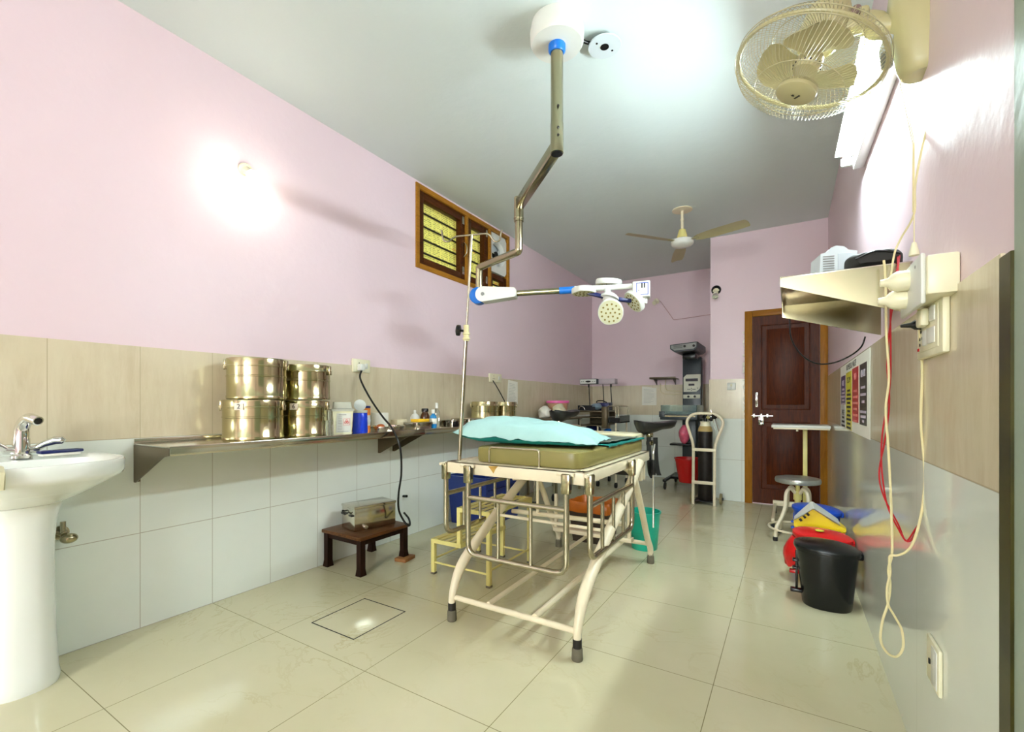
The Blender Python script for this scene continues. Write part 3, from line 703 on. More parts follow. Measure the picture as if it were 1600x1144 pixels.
bm = NB(); lathe(bm, [(0.010, 0.102), (0.010, 0.125), (0.006, 0.13)], (-2.41, 2.545, SZ), 16); obj('cap', bm, WHITE_PL, ub)
br = bottle('amber_bottle', 'dark brown square shouldered bottle with black cap', -2.40, 2.645, 0.036, 0.142, AMBER, BLACK_PL, 0.6, 0.78)
bm = NB(); bx(bm, (-2.362, 2.628, SZ + 0.045), (0.002, 0.04, 0.045), Matrix.Rotation(-0.45, 3, 'Z')); obj('paper_label', bm, pm('brown label', (120, 88, 40), 0.5), br)
bl = bottle('hand_rub_bottle', 'sky blue hand rub bottle with white pump and label', -2.255, 2.575, 0.026, 0.135, SKYLIQ, WHITE_PL, 0.42, 0.74)
bm = NB(); lathe(bm, [(0.0264, 0.03), (0.0264, 0.07)], (-2.255, 2.575, SZ), 28); obj('paper_label', bm, PAPER, bl)
bottle('spray_bottle', 'tall clear spray bottle behind the sky blue bottle', -2.33, 2.70, 0.024, 0.185, GLASS, WHITE_PL, 0.4, 0.74)
bm = NB(); bx(bm, (-2.225, 2.80, SZ + 0.02), (0.03, 0.04, 0.04), None, 0.005); single('black_block', bm, BLACK_PL, 'small black block on the shelf beside the square steel tray', 'block')

# ------------------------------------------------------------------ wall sockets and cords on the left wall
def socket_plate(label, y0, y1, z0, z1, grp='white wall socket plates', switches=1):
    t = thing('wall_socket', label, 'socket', (XL, (y0 + y1) / 2, z0), grp)
    bm = NB(); b2(bm, (XL + 0.002, y0, z0), (XL + DT + 0.012, y1, z1), 0.004); obj('socket_plate', bm, CREAM_PL, t)
    yc = y0 + (y1 - y0) * 0.33; zc = (z0 + z1) / 2
    bm = NB()
    for a, b_ in ((0, 0.018), (-0.012, -0.008), (0.012, -0.008)): cyl(bm, (XL + DT + 0.0115, yc + a, zc + b_), (XL + DT + 0.0128, yc + a, zc + b_), 0.004, n=10)
    obj('socket_holes', bm, INK, t)
    ys = y0 + (y1 - y0) * 0.75
    bm = NB(); bx(bm, (XL + DT + 0.013, ys, zc), (0.008, 0.022, 0.036), Matrix.Rotation(0.12, 3, 'Y'), 0.002); obj('switch', bm, WHITE_PL, t)
    return t
sk = socket_plate('white socket plate with switch above the steel trays, black cord plugged in', 2.055, 2.20, 1.235, 1.325)
bm = NB(); b2(bm, (XL + DT + 0.012, 2.085, 1.245), (XL + DT + 0.05, 2.125, 1.29), 0.006)
ld = thing('power_lead', 'thick black power lead with white plug hanging from the left wall over the shelf', 'power lead', (XL + DT + 0.012, 2.105, 1.245), 'loose power leads')
obj('plug', bm, WHITE_PL, ld, 'white plug')
bm = NB(); px0 = V((XL + DT + 0.035, 2.105, 1.245))
tb(bm, spline([px0] + [P(*p) for p in ((563, 592, 3.05), (578, 622, 3.0), (597, 650, 2.95), (611, 667, 2.90), (620, 684, 2.865), (626, 705, 2.86), (627, 740, 2.87), (623, 770, 2.89), (622.5, 792, 2.91), (626, 805, 2.92), (634, 818, 2.92), (640, 821, 2.93), (639, 811, 2.95), (631, 801, 2.97))], 8), 0.0065, 10)
obj('cord', bm, BLACK_PL, ld)
bm = NB(); cyl(bm, (XL + DT, 2.53, 0.314), (XL + 0.05, 2.53, 0.318), 0.01, n=12); single('wall_peg', bm, BLACK_PL, 'short black peg on the white tiles behind the hanging black cord', 'peg', (XL + DT, 2.53, 0.304))
sk2 = socket_plate('white socket plate above the single far drums', 3.69, 3.905, 1.235, 1.32)
bm = NB(); tb(bm, spline([(XL + DT + 0.012, 3.74, 1.25), (XL + 0.05, 3.76, 1.2), (XL + 0.06, 3.85, 1.1), (XL + 0.06, 3.93, 1.0), (XL + 0.06, 3.95, 0.85)]), 0.005, 8)
single('power_lead', bm, BLACK_PL, 'thin dark lead running from the far left socket down behind a drum', 'power lead', (XL + 0.03, 3.93, 0.845), 'loose power leads')
def sheet(label, pts, nrm, name='notice_sheet'):
    "a sheet of paper taped to a wall, with faint printed lines; pts = 4 corners"
    t = thing(name, label, 'paper', (V(pts[0]) + V(pts[1])) / 2)
    bm = NB(); prism(bm, pts, V(nrm) * 0.002); obj('paper', bm, PAPER, t)
    a, b_, c_, d_ = [V(p) + V(nrm) * 0.0026 for p in pts]
    bm = NB()
    for k in range(12):
        f = 0.14 + 0.066 * k; l, r = d_.lerp(a, f).lerp(c_.lerp(b_, f), 0.12), d_.lerp(a, f).lerp(c_.lerp(b_, f), random.uniform(0.6, 0.9))
        tb(bm, [l, r], 0.0012, 4)
    obj('print_lines', bm, GREYINK, t); return t
sheet('curled printed sheet taped to the left tiles beside the far socket', [(XL + DT, 4.02, 1.02), (XL + DT, 4.24, 1.02), (XL + DT, 4.24, 1.255), (XL + DT, 4.05, 1.27)], (1, 0, 0))
sheet('white printed notice taped to the rear wall tiles', [(-1.775, YB - DT, 1.0), (-1.575, YB - DT, 1.0), (-1.575, YB - DT, 1.24), (-1.775, YB - DT, 1.265)], (0, -1, 0))

# ------------------------------------------------------------------ steel box on a low stool
ws = thing('low_wooden_stool', 'low dark wooden stool against the white tiles', 'stool', (-2.32, 2.01, 0))
c0 = V((-2.32, 2.01, 0)); Rw = Matrix.Rotation(-0.02, 3, 'Z')
bm = NB(); bx(bm, c0 + V((0, 0, 0.222)), (0.37, 0.40, 0.022), Rw, 0.005); obj('seat', bm, WOOD_STOOL, ws)
bm = NB()
for s in (-1, 1):
    bx(bm, c0 + Rw @ V((s * 0.155, 0, 0.195)), (0.016, 0.32, 0.035), Rw, 0.002); bx(bm, c0 + Rw @ V((0, s * 0.172, 0.195)), (0.30, 0.016, 0.035), Rw, 0.002)
obj('apron', bm, WOOD_LEG, ws)
for sx in (-1, 1):
    for sy in (-1, 1):
        z0 = 0.022 if (sx > 0 and sy > 0) else 0.0
        bm = NB(); ce = c0 + Rw @ V((sx * 0.155, sy * 0.172, 0))
        loft(bm, [[ce + V((a * 0.023, b_ * 0.023, z0)) for a, b_ in ((-1, -1), (1, -1), (1, 1), (-1, 1))], [ce + V((a * 0.018, b_ * 0.018, z0 + 0.04)) for a, b_ in ((-1, -1), (1, -1), (1, 1), (-1, 1))], [ce + V((a * 0.018, b_ * 0.018, 0.211)) for a, b_ in ((-1, -1), (1, -1), (1, 1), (-1, 1))]])
        obj('leg', bm, WOOD_LEG, ws)
cb = c0 + Rw @ V((0.155, 0.172, 0)); bm = NB(); bx(bm, cb + V((0.015, -0.005, 0.011)), (0.085, 0.11, 0.022), Matrix.Rotation(0.15, 3, 'Z'), 0.003)
single('wooden_block', bm, pm('raw brown wood block', (150, 100, 54), 0.6, 0, 0.15, 20, stretch=(1, 6, 1)), 'small flat wood block under the stool leg nearest the step stool', 'block')
sx_ = thing('steriliser_box', 'square stainless steel steriliser box on the low wooden stool', 'box', (-2.32, 2.02, 0.2335))
Rb = Matrix.Rotation(-0.22, 3, 'Z'); c1 = V((-2.315, 2.025, 0.234))
bm = NB(); bx(bm, c1 + V((0, 0, 0.069)), (0.165, 0.285, 0.136), Rb, 0.003); obj('box_body', bm, STEEL, sx_)
bm = NB(); bx(bm, c1 + V((0, 0, 0.145)), (0.172, 0.292, 0.016), Rb, 0.003); obj('box_lid', bm, STEEL, sx_)
bm = NB(); e = c1 + Rb @ V((0, -0.1435, 0.112))
tb(bm, fillet([e + Rb @ V((-0.045, 0, 0)), e + Rb @ V((-0.04, -0.02, 0.008)), e + Rb @ V((0, -0.022, -0.016)), e + Rb @ V((0.04, -0.02, 0.008)), e + Rb @ V((0.045, 0, 0))], 0.012), 0.004, 8); obj('wire_handle', bm, BLACK_PL, sx_)
bm = NB(); 
for s in (-1, 1): bx(bm, e + Rb @ V((s * 0.05, -0.006, -0.014)), (0.04, 0.014, 0.012), Rb, 0.002)
obj('handle_grip', bm, BLACK_PL, sx_)
bm = NB(); pq = c1 + Rb @ V((0.082, -0.075, 0.022)); cyl(bm, pq, pq + Rb @ V((0.022, 0, 0)), 0.012); obj('drain_tap', bm, CHROME, sx_)

# ------------------------------------------------------------------ step stool
ss = thing('step_stool', 'pale yellow two-step metal foot stool with slatted treads', 'step stool', (-1.62, 2.33, 0))
X0, X1, X2, Y0, Y1, ZL, ZU = -1.835, -1.61, -1.41, 2.075, 2.56, 0.212, 0.42
def tread(x0, x1, z, name):
    bm = NB(); t_ = 0.024
    b2(bm, (x0, Y0, z - t_), (x1, Y0 + 0.006, z)); b2(bm, (x0, Y1 - 0.006, z - t_), (x1, Y1, z)); b2(bm, (x0, Y0, z - t_), (x0 + 0.006, Y1, z)); b2(bm, (x1 - 0.006, Y0, z - t_), (x1, Y1, z))
    for k in range(5):
        xx = x0 + (x1 - x0) * (k + 0.5) / 5; b2(bm, (xx - 0.011, Y0 + 0.004, z - 0.006), (xx + 0.011, Y1 - 0.004, z))
    for yy in (0.33, 0.66): b2(bm, (x0, Y0 + (Y1 - Y0) * yy - 0.008, z - 0.014), (x1, Y0 + (Y1 - Y0) * yy + 0.008, z - 0.006))
    obj(name, bm, YEL_MET, ss)
tread(X0, X1, ZL, 'lower_tread'); tread(X1 - 0.03, X2, ZU, 'upper_tread')
for x, z in ((X0, ZL), (X1 - 0.03, ZU), (X2 - 0.024, ZU)):
    for y in (Y0, Y1 - 0.024):
        short = x == X1 - 0.03 and y == Y0
        bm = NB(); b2(bm, (x, y, ZL - 0.02 if short else 0.006), (x + 0.024, y + 0.024, z - 0.002), 0.001); lg = obj('leg', bm, YEL_MET, ss)
        if short: continue
        obj('rubber_foot', b2(NB(), (x - 0.002, y - 0.002, 0), (x + 0.026, y + 0.026, 0.012), 0.002), GREY_RUB, lg)
bm = NB(); tb(bm, [(X0 + 0.012, Y0 + 0.012, 0.07), (X2 - 0.012, Y0 + 0.012, 0.07)], 0.006); tb(bm, [(X0 + 0.012, Y1 - 0.012, 0.07), (X2 - 0.012, Y1 - 0.012, 0.07)], 0.006)
for x in (X0 + 0.012, X2 - 0.012): tb(bm, [(x, Y0 + 0.012, 0.09), (x, Y1 - 0.012, 0.09)], 0.006)
obj('brace', bm, YEL_MET, ss)

# ------------------------------------------------------------------ labour / operating table
ot = thing('operating_table', 'cream steel operating table with hanging chrome side rails in the middle of the room', 'table', (-1.085, 2.27, 0))
TX0, TX1, TY0, TY1, TZ = -1.452, -0.724, 1.762, 2.785, 0.735
fr = NB()
b2(fr, (TX0, TY0, TZ - 0.055), (TX1, TY0 + 0.006, TZ), 0.001); b2(fr, (TX0, TY1 - 0.006, TZ - 0.055), (TX1, TY1, TZ), 0.001)
b2(fr, (TX0, TY0, TZ - 0.055), (TX0 + 0.006, TY1, TZ), 0.001); b2(fr, (TX1 - 0.006, TY0, TZ - 0.055), (TX1, TY1, TZ), 0.001)
for a, b_ in (((TX0, TY0), (TX1, TY0 + 0.045)), ((TX0, TY1 - 0.045), (TX1, TY1)), ((TX0, TY0), (TX0 + 0.045, TY1)), ((TX1 - 0.045, TY0), (TX1, TY1))):
    b2(fr, (a[0], a[1], TZ - 0.006), (b_[0], b_[1], TZ), 0.001)
fo = obj('frame', fr, CREAM_MET, ot)
bm = NB(); prism(bm, [(-1.205, TY0 - 0.0015, TZ - 0.008), (-1.15, TY0 - 0.0015, TZ - 0.004), (-1.165, TY0 - 0.0015, TZ - 0.02), (-1.175, TY0 - 0.0015, TZ - 0.04), (-1.19, TY0 - 0.0015, TZ - 0.022)], (0, 0.003, 0)); obj('paint_chip', bm, RUST, fo, 'chipped bare patch')
obj('bed_plate', b2(NB(), (TX0 + 0.05, TY0 + 0.05, TZ - 0.03), (TX1 - 0.05, TY1 - 0.05, TZ + 0.0), 0.002), CREAM_MET, ot)
# legs: the near pair sweeps back under the table, the far pair leans in to meet it
def foot(leg, x, y, mat_=GREY_RUB):
    bm = NB(); lathe(bm, [(0.021, 0), (0.023, 0.004), (0.0215, 0.045), (0.019, 0.05)], (x, y, 0), 20); obj('rubber_foot', bm, mat_, leg)
    bm = NB(); lathe(bm, [(0.0185, 0.05), (0.0185, 0.085)], (x, y, 0), 20); obj('worn_sleeve', bm, BLACK_PAINT, leg, 'bare black end of the leg')
for x in (-0.72, -1.356):
    pts = spline([(x, 1.68, 0.03), (x, 1.685, 0.12), (x, 1.75, 0.235), (x, 1.90, 0.335), (x, 2.12, 0.455), (x, 2.36, 0.575), (x, 2.56, 0.69)], 7)
    bm = NB(); tb(bm, pts, 0.0165, 14, radii=[0.0165 + 0.0085 * min(1, max(0, (p.z - 0.10) / 0.14)) for p in pts]); lg = obj('leg', bm, CREAM_MET, ot); foot(lg, x, 1.68)
for x in (-0.757, -1.405):
    pts = spline([(x, 2.945, 0.03), (x, 2.935, 0.10), (x, 2.86, 0.19), (x, 2.72, 0.41), (x, 2.60, 0.575), (x, 2.55, 0.62), (x, 2.45, 0.665), (x, 2.36, 0.69)], 7)
    bm = NB(); tb(bm, pts, 0.0185, 14); lg = obj('leg', bm, CREAM_MET, ot); foot(lg, x, 2.945)
    if x < -1:
        bm = NB(); q = [p for p in pts if 0.10 < p.z < 0.35]; tb(bm, q, 0.018, 12); obj('black_sleeve', bm, BLACK_PAINT, lg, 'worn black lower half of the leg')
def bar(name, a, b_, r=0.013): bm = NB(); cyl(bm, a, b_, r, n=14); return obj(name, bm, CREAM_MET, ot)
bar('crossbar', (-1.356, 1.69, 0.108), (-0.72, 1.69, 0.108)); bar('crossbar', (-1.40, 2.30, 0.385), (-0.72, 2.30, 0.40)); bar('crossbar', (-1.405, 2.90, 0.135), (-0.757, 2.90, 0.135)); bar('crossbar', (-1.356, 2.06, 0.42), (-0.72, 2.06, 0.42), 0.008)
bar('stretcher', (-0.918, 1.69, 0.118), (-0.918, 2.90, 0.135), 0.014); bar('stretcher', (-1.155, 1.69, 0.118), (-1.155, 2.90, 0.135), 0.011)
bm = NB(); b2(bm, (-1.38, 2.80, 0.150), (-0.84, 2.86, 0.175), 0.003)
for x in (-1.37, -0.86):
    b2(bm, (x - 0.01, 2.82, 0.17), (x + 0.01, 2.84, 0.40), 0.001)
obj('lower_shelf', bm, CREAM_MET, ot)
# crank screw and links under the bed plate
bm = NB(); tb(bm, [(-1.30, 2.2, 0.70), (-1.22, 2.28, 0.60), (-1.05, 2.34, 0.69)], 0.013, 12); cyl(bm, (-1.22, 2.28, 0.60), (-1.22, 2.28, 0.40), 0.008); tb(bm, [(-1.36, 2.24, 0.59), (-1.22, 2.28, 0.60)], 0.012, 12); obj('tilt_linkage', bm, CREAM_MET, ot)
bm = NB(); b2(bm, (-1.02, 2.62, 0.60), (-0.76, 2.77, 0.69), 0.008); obj('gear_box', bm, BLACK_PAINT, ot)
bm = NB()
for y in (2.70, 2.765): b2(bm, (-0.80, y, 0.56), (-0.745, y + 0.012, 0.70), 0.002)
tb(bm, [(-0.735, 2.40, 0.688), (-0.735, 2.80, 0.693)], 0.009); obj('accessory_bracket', bm, CREAM_MET, ot)
# side rails
def hung_rail(origin, d, L, ztop, zbar, zbot, nv, label):
    "U-shaped rail hanging from the frame; d = direction along the rail"
    o, d = V(origin), V(d); up = V((0, 0, 1)); r = 0.0125
    bm = NB(); tb(bm, fillet([o + up * ztop, o + up * zbot, o + d * L + up * zbot, o + d * L + up * ztop], 0.055, 8), r, 12)
    t = obj('side_rail', bm, TUBE_STEEL, ot, label)
    bm = NB(); cyl(bm, o + up * zbar, o + d * L + up * zbar, 0.0115)
    for k in range(nv):
        q = o + d * (L * (k + 1) / (nv + 1)); cyl(bm, q + up * zbar, q + up * zbot, 0.0085, n=10)
    obj('rail_bars', bm, TUBE_STEEL, t)
    R_ = Matrix((d, up.cross(d), up)).transposed()
    for e in (0, L):
        q = o + d * e; bm = NB(); bx(bm, q + up * (ztop - 0.005), (0.040, 0.032, 0.085), R_, 0.006); obj('rail_clamp', bm, BRUSHED, t)
        bm = NB(); bx(bm, q + up * (ztop + 0.004) + d * (0.0195), (0.004, 0.018, 0.065), R_, 0.001); obj('clamp_slot', bm, BLACK_PL, t)
        bm = NB(); cyl(bm, q + up * (ztop + 0.034) - d * 0.045, q + up * (ztop + 0.034) + d * 0.03, 0.007, n=12); obj('hinge_pin', bm, CREAM_MET, t)
hung_rail((-1.304, 1.738, 0), (1, 0, 0), 0.51, 0.69, 0.575, 0.305, 2, 'end rail facing the room')
hung_rail((-0.704, 1.775, 0), (0, 1, 0), 0.59, 0.69, 0.595, 0.372, 3, 'right side rail')
hung_rail((-1.470, 1.775, 0), (0, 1, 0), 0.59, 0.69, 0.57, 0.37, 3, 'left side rail')
bm = NB(); tb(bm, fillet([(-1.225, 1.80, 0.715), (-1.225, 1.80, 0.812), (-0.955, 1.80, 0.812), (-0.955, 1.80, 0.715)], 0.018), 0.0055, 10); obj('mattress_stop', bm, TUBE_STEEL, ot)

def soft(lo, hi, rad, name, mat_, label, cat, wob=0.0):
    lo, hi = V(lo), V(hi); bm = NB(); n = 48; rings = []
    c_ = (lo + hi) / 2; hx_, hy_ = (hi.x - lo.x) / 2, (hi.y - lo.y) / 2
    def ring_(ins, z):
        out = []
        rr = 0.03
        for k in range(n):
            q = 2 * PI * (k + 0.5) / n; m_ = max(abs(math.cos(q)), abs(math.sin(q))); e = 0.16
            out.append(V((c_.x + (hx_ - ins) * math.copysign(abs(math.cos(q)) ** e, math.cos(q)), c_.y + (hy_ - ins) * math.copysign(abs(math.sin(q)) ** e, math.sin(q)), z)))
        return out
    h = hi.z - lo.z
    for ins, f in ((rad, 0), (rad * 0.3, 0.06), (0, 0.2), (0, 0.8), (rad * 0.3, 0.94), (rad, 1.0)): rings.append(ring_(ins, lo.z + h * f))
    rings.append(ring_(hx_ * 0.5, hi.z + 0.001)); loft(bm, rings)
    return single(name, bm, mat_, label, cat)
soft((-1.325, 1.80, TZ + 0.001), (-0.752, 2.80, 0.811), 0.008, 'mattress', MATTRESS, 'olive rexine mattress lying on the operating table', 'mattress')
soft((-1.30, 2.62, 0.812), (-0.765, 2.86, 0.842), 0.012, 'seat_pad', pm('cream rexine', (214, 206, 170), 0.4, 0, 0.05, 10), 'cream rexine flap at the far end of the operating table', 'pad')

def drape(name, lo, hi, z, mat_, label, hang, nx=40, ny=40, seed=0.0, amp=0.006):
    "a sheet lying on the mattress whose right edge hangs a little over the side"
    bm = NB(); top, bot = [], []
    for i in range(nx + 1):
        rt, rb = [], []
        for j in range(ny + 1):
            x = lo[0] + (hi[0] - lo[0]) * i / nx; y = lo[1] + (hi[1] - lo[1]) * j / ny
            ed = amp * 1.4 * noise.noise(V((y * 9 + seed, seed, 2)))
            zz = z + amp * (1 + noise.noise(V((x * 9 + seed, y * 9, seed)))) + amp * 0.4 * noise.noise(V((x * 30, y * 30, seed)))
            xx = x
            over = x - (-0.752)
            if over > 0:
                zz = z + amp - over * hang * (0.8 + 0.6 * noise.noise(V((y * 14, seed, 1)))); xx = -0.752 + 0.004 + 0.006 * (1 + noise.noise(V((y * 16, seed, 4))))
            rt.append(bm.verts.new((xx + ed * 0.2, y + 0.012 * noise.noise(V((x * 7, seed, y * 3))), zz))); 
            rb.append(bm.verts.new((xx + ed * 0.2 - (0.0 if over <= 0 else 0.0015), y + 0.012 * noise.noise(V((x * 7, seed, y * 3))), zz - 0.0016)))
        top.append(rt); bot.append(rb)
    for i in range(nx):
        for j in range(ny):
            bm.faces.new((top[i][j], top[i + 1][j], top[i + 1][j + 1], top[i][j + 1])); bm.faces.new((bot[i][j], bot[i][j + 1], bot[i + 1][j + 1], bot[i + 1][j]))
    for i in range(nx):
        bm.faces.new((top[i][0], bot[i][0], bot[i + 1][0], top[i + 1][0])); bm.faces.new((top[i][ny], top[i + 1][ny], bot[i + 1][ny], bot[i][ny]))
    for j in range(ny):
        bm.faces.new((top[0][j], top[0][j + 1], bot[0][j + 1], bot[0][j])); bm.faces.new((top[nx][j], bot[nx][j], bot[nx][j + 1], top[nx][j + 1]))
    return single(name, bm, mat_, label, 'sheet', smooth=60)
drape('drape_sheet', (-1.28, 2.12), (-0.738, 2.74), 0.812, CLOTH_TEAL, 'teal green cloth spread over the olive mattress, showing as a frilled edge', 0.7, seed=3.1)
drape('rubber_sheet', (-1.22, 2.15), (-0.757, 2.68), 0.822, CLOTH_GREY, 'grey rubber sheet lying on the teal cloth beyond the pillow', 0.2, seed=8.4, amp=0.007)

# pillow
pc = V((-1.135, 2.085, 0.832)); Rp = Matrix.Rotation(math.radians(11), 3, 'Z')
pw = thing('pillow', 'large pale mint pillow with teal underside on the operating table', 'pillow', pc)
def pillow_side(sign):
    bm = NB(); nx, ny = 44, 30; a, b_ = 0.365, 0.215; g = []
    for i in range(nx + 1):
        row = []
        for j in range(ny + 1):
            u, v_ = -1 + 2 * i / nx, -1 + 2 * j / ny
            pin = 1 - 0.07 * (1 - u * u) * abs(v_) ** 3; pin2 = 1 - 0.05 * (1 - v_ * v_) * abs(u) ** 3
            hgt = max(0, (1 - u ** 4)) ** 0.62 * max(0, (1 - v_ ** 4)) ** 0.62
            wr = 0.006 * noise.noise(V((u * 3 + 5, v_ * 5, 1.7))) * hgt + 0.007 * noise.noise(V((u * 9, v_ * 3, 4))) * (1 - hgt) * (0.2 + abs(v_)) * (0 if abs(u) == 1 and abs(v_) == 1 else 1)
            mid = 0.014 + 0.010 * noise.noise(V((u * 4, v_ * 4, 9))) - 0.012 * u + (0.02 if u < -0.8 else 0) * (-u - 0.8) * 5
            z = mid + ((0.092 - 0.022 * u - 0.020 * max(0, u)) * hgt + wr if sign > 0 else -min(mid + 0.008, 0.028 * hgt + 0.002))
            row.append(bm.verts.new(pc + Rp @ V((a * u * pin2, b_ * v_ * pin, z))))
        g.append(row)
    for i in range(nx):
        for j in range(ny):
            q = (g[i][j], g[i + 1][j], g[i + 1][j + 1], g[i][j + 1]); bm.faces.new(q if sign > 0 else q[::-1])
    return bm
obj('pillow_top', pillow_side(1), CLOTH_MINT, pw, None, 60)
obj('pillow_underside', pillow_side(-1), CLOTH_TEAL, pw, 'teal green underside', 60)

# IV pole standing in the table corner socket
iv = thing('drip_pole', 'thin steel IV pole with hooks rising from the near left corner of the operating table', 'pole', (-1.418, 1.815, TZ))
pa, pb, pk = V((-1.418, 1.815, TZ + 0.001)), V((-1.352, 1.83, 1.862)), V((-1.392, 1.822, 1.40))
pk = pa.lerp(pb, 0.575)
bm = NB(); cyl(bm, pa, pk, 0.0095, n=14); obj('lower_tube', bm, TUBE_STEEL, iv)
bm = NB(); cyl(bm, pk, pb, 0.0062, n=12); obj('upper_rod', bm, TUBE_STEEL, iv)
bm = NB(); cyl(bm, pk + V((0, 0, -0.05)), pk + V((0, 0, 0.03)), 0.014)
for z in (-0.045, -0.02): lathe(bm, [(0.014, 0), (0.019, 0.004), (0.019, 0.01), (0.014, 0.014)], pk + V((0, 0, z)), 16)
obj('clamp_collar', bm, pm('aged cream collar', (206, 196, 150), 0.5, 0, 0.1, 30), iv)
bm = NB(); kd = V((-0.82, -0.5, 0.1)).normalized(); cyl(bm, pk, pk + kd * 0.03, 0.006); lathe(bm, [(0.012, 0.026), (0.026, 0.03), (0.028, 0.04), (0.026, 0.05), (0.012, 0.054)], pk, 8, frame_from(kd)); obj('clamp_knob', bm, BLACK_PL, iv)
hd = V((CA, SA, 0))
for s in (-1, 1):
    bm = NB(); tb(bm, fillet([pb, pb + hd * s * 0.085 + V((0, 0, 0.008 * s)), pb + hd * s * 0.115 + V((0, 0, -0.035)), pb + hd * s * 0.14 + V((0, 0, -0.03)), pb + hd * s * 0.15 + V((0, 0, 0.025))], 0.02), 0.0045, 8); obj('hook', bm, TUBE_STEEL, iv)

# leg supports clamped to the far end
def leg_support(base, top, ax, label, straps, rod):
    base, top, ax = V(base), V(top), V(ax).normalized()
    t = thing('leg_support', label, 'leg support', base, 'black padded leg supports')
    bm = NB(); side = V((0, 0, 1)).cross(ax); n = 18; rings = []
    for i in range(15):
        f = i / 14; wd = 0.074 - 0.022 * f; dp = 0.088 - 0.045 * min(1, max(0, f - 0.15) * 2.0)
        sc_ = math.sqrt(max(0.02, 1 - max(0, (0.28 - f) / 0.29) ** 2)) * (1 if f < 0.85 else math.sqrt(max(0.05, 1 - ((f - 0.85) / 0.155) ** 2)))
        o = top + ax * ((f - 0.36) * 0.26) + V((0, 0, -0.012 * math.sin(f * PI))); ring_ = []
        for k in range(n):
            a = PI + PI * k / (n - 1); ring_.append(o + side * wd * math.cos(a) * sc_ + V((0, 0, dp * math.sin(a) * sc_)))
        for k in range(n):
            a = 2 * PI - PI * k / (n - 1); ring_.append(o + side * (wd - 0.022) * math.cos(a) * sc_ + V((0, 0, (dp - 0.045) * math.sin(a) * sc_ + 0.004)))
        rings.append(ring_)
    loft(bm, rings); obj('padded_gutter', bm, LEATHER, t, None, 50)
    bm = NB(); cyl(bm, base, V((base.x, base.y, top.z - 0.09)), 0.008); cyl(bm, V((base.x, base.y, top.z - 0.095)), top + V((0, 0, -0.06)), 0.009); lathe(bm, [(0.016, -0.10), (0.016, -0.07)], top, 16); obj('post', bm, CHROME, t)
    bm = NB()
    for z in (-0.10, -0.15): lathe(bm, [(0.019, z), (0.022, z + 0.005), (0.022, z + 0.02), (0.019, z + 0.026)], (base.x, base.y, top.z), 16)
    cyl(bm, (base.x, base.y, top.z - 0.13), V((base.x, base.y, top.z - 0.13)) + V((0.05, -0.01, 0)), 0.007); obj('clamp', bm, BRUSHED, t)
    if straps:
        for k, (dx, ln) in enumerate(((0.0, 0.25), (0.04, 0.23))):
            o = V((base.x + dx, base.y - 0.02, top.z - 0.1)); pts = [o, o + V((0.004, -0.004, -ln * 0.5)), o + V((0.008 + 0.004 * k, 0, -ln * 0.85)), o + V((0.022, 0.005, -ln))]
            bm = NB(); q = spline(pts, 6); loft(bm, [[p + V((CA, SA, 0)) * a + V((SA, -CA, 0)) * b_ for a, b_ in ((-0.014, -0.002), (0.014, -0.002), (0.014, 0.002), (-0.014, 0.002))] for p in q]); obj('strap', bm, LEATHER, t)
    if rod:
        a = V((base.x + 0.032, base.y - 0.035, 0.79)); bm = NB(); tb(bm, fillet([V((base.x, base.y, top.z - 0.125)), a + V((0.006, 0.02, 0.0)), a + V((0, 0, -0.06)), a + V((0.0, 0.0, -0.52))], 0.02), 0.0065, 10); obj('foot_rod', bm, CHROME, t)
        bm = NB(); cyl(bm, a + V((0, 0, -0.20)), a + V((0, 0, -0.11)), 0.014); obj('rod_grip', bm, BLACK_PL, t)
    return t
leg_support((-0.735, 2.835, 0.66), (-0.735, 2.835, 0.915), (CA, SA + 0.05, 0.0), 'black padded leg support with hanging straps at the far right of the table', True, True)
leg_support((-1.36, 2.835, 0.70), (-1.36, 2.90, 0.975), (CA * 0.72 - SA * 0.7, SA * 0.72 + CA * 0.7, 0.0), 'black padded leg support behind the pillow, in front of the infant trolley', False, False)

# ------------------------------------------------------------------ ceiling operating light
ol = thing('operating_light', 'ceiling mounted operating light with jointed steel arms and four lamp heads', 'light', (-0.93, 1.93, ZC))
LC = V((-0.93, 1.93, 0))
bm = NB(); lathe(bm, [(0.118, ZC), (0.122, ZC - 0.02), (0.126, ZC - 0.04), (0.124, ZC - 0.085), (0.116, ZC - 0.098), (0.001, ZC - 0.100)], LC, 48); obj('ceiling_cover', bm, WHITE_PL, ol)
bm = NB(); lathe(bm, [(0.040, ZC - 0.095), (0.040, ZC - 0.125), (0.033, ZC - 0.135)], LC, 28); obj('blue_collar', bm, BLUE_PL, ol)
bm = NB(); lathe(bm, [(0.029, ZC - 0.12), (0.029, 2.335), (0.0305, 2.333), (0.0305, 2.196), (0.027, 2.194)], LC, 28); obj('drop_tube', bm, BRUSHED, ol)
bm = NB(); lathe(bm, [(0.027, 2.196), (0.027, 2.190)], LC, 28)
for z in (2.40, 2.30, 2.265): ball(bm, LC + V((0.018, -0.0245, z)), 0.006, n=6)
obj('end_cap', bm, BLACK_PL, ol)
J1 = V((-1.40, 2.375, 2.225)); A0 = V((-0.93, 1.93, 2.225)); da = (J1 - A0).normalized()
Ra = Matrix((da, V((0, 0, 1)).cross(da), V((0, 0, 1)))).transposed()
bm = NB(); bx(bm, (A0 + J1) / 2, ((J1 - A0).length, 0.045, 0.06), Ra, 0.003); obj('square_arm', bm, BRUSHED, ol)
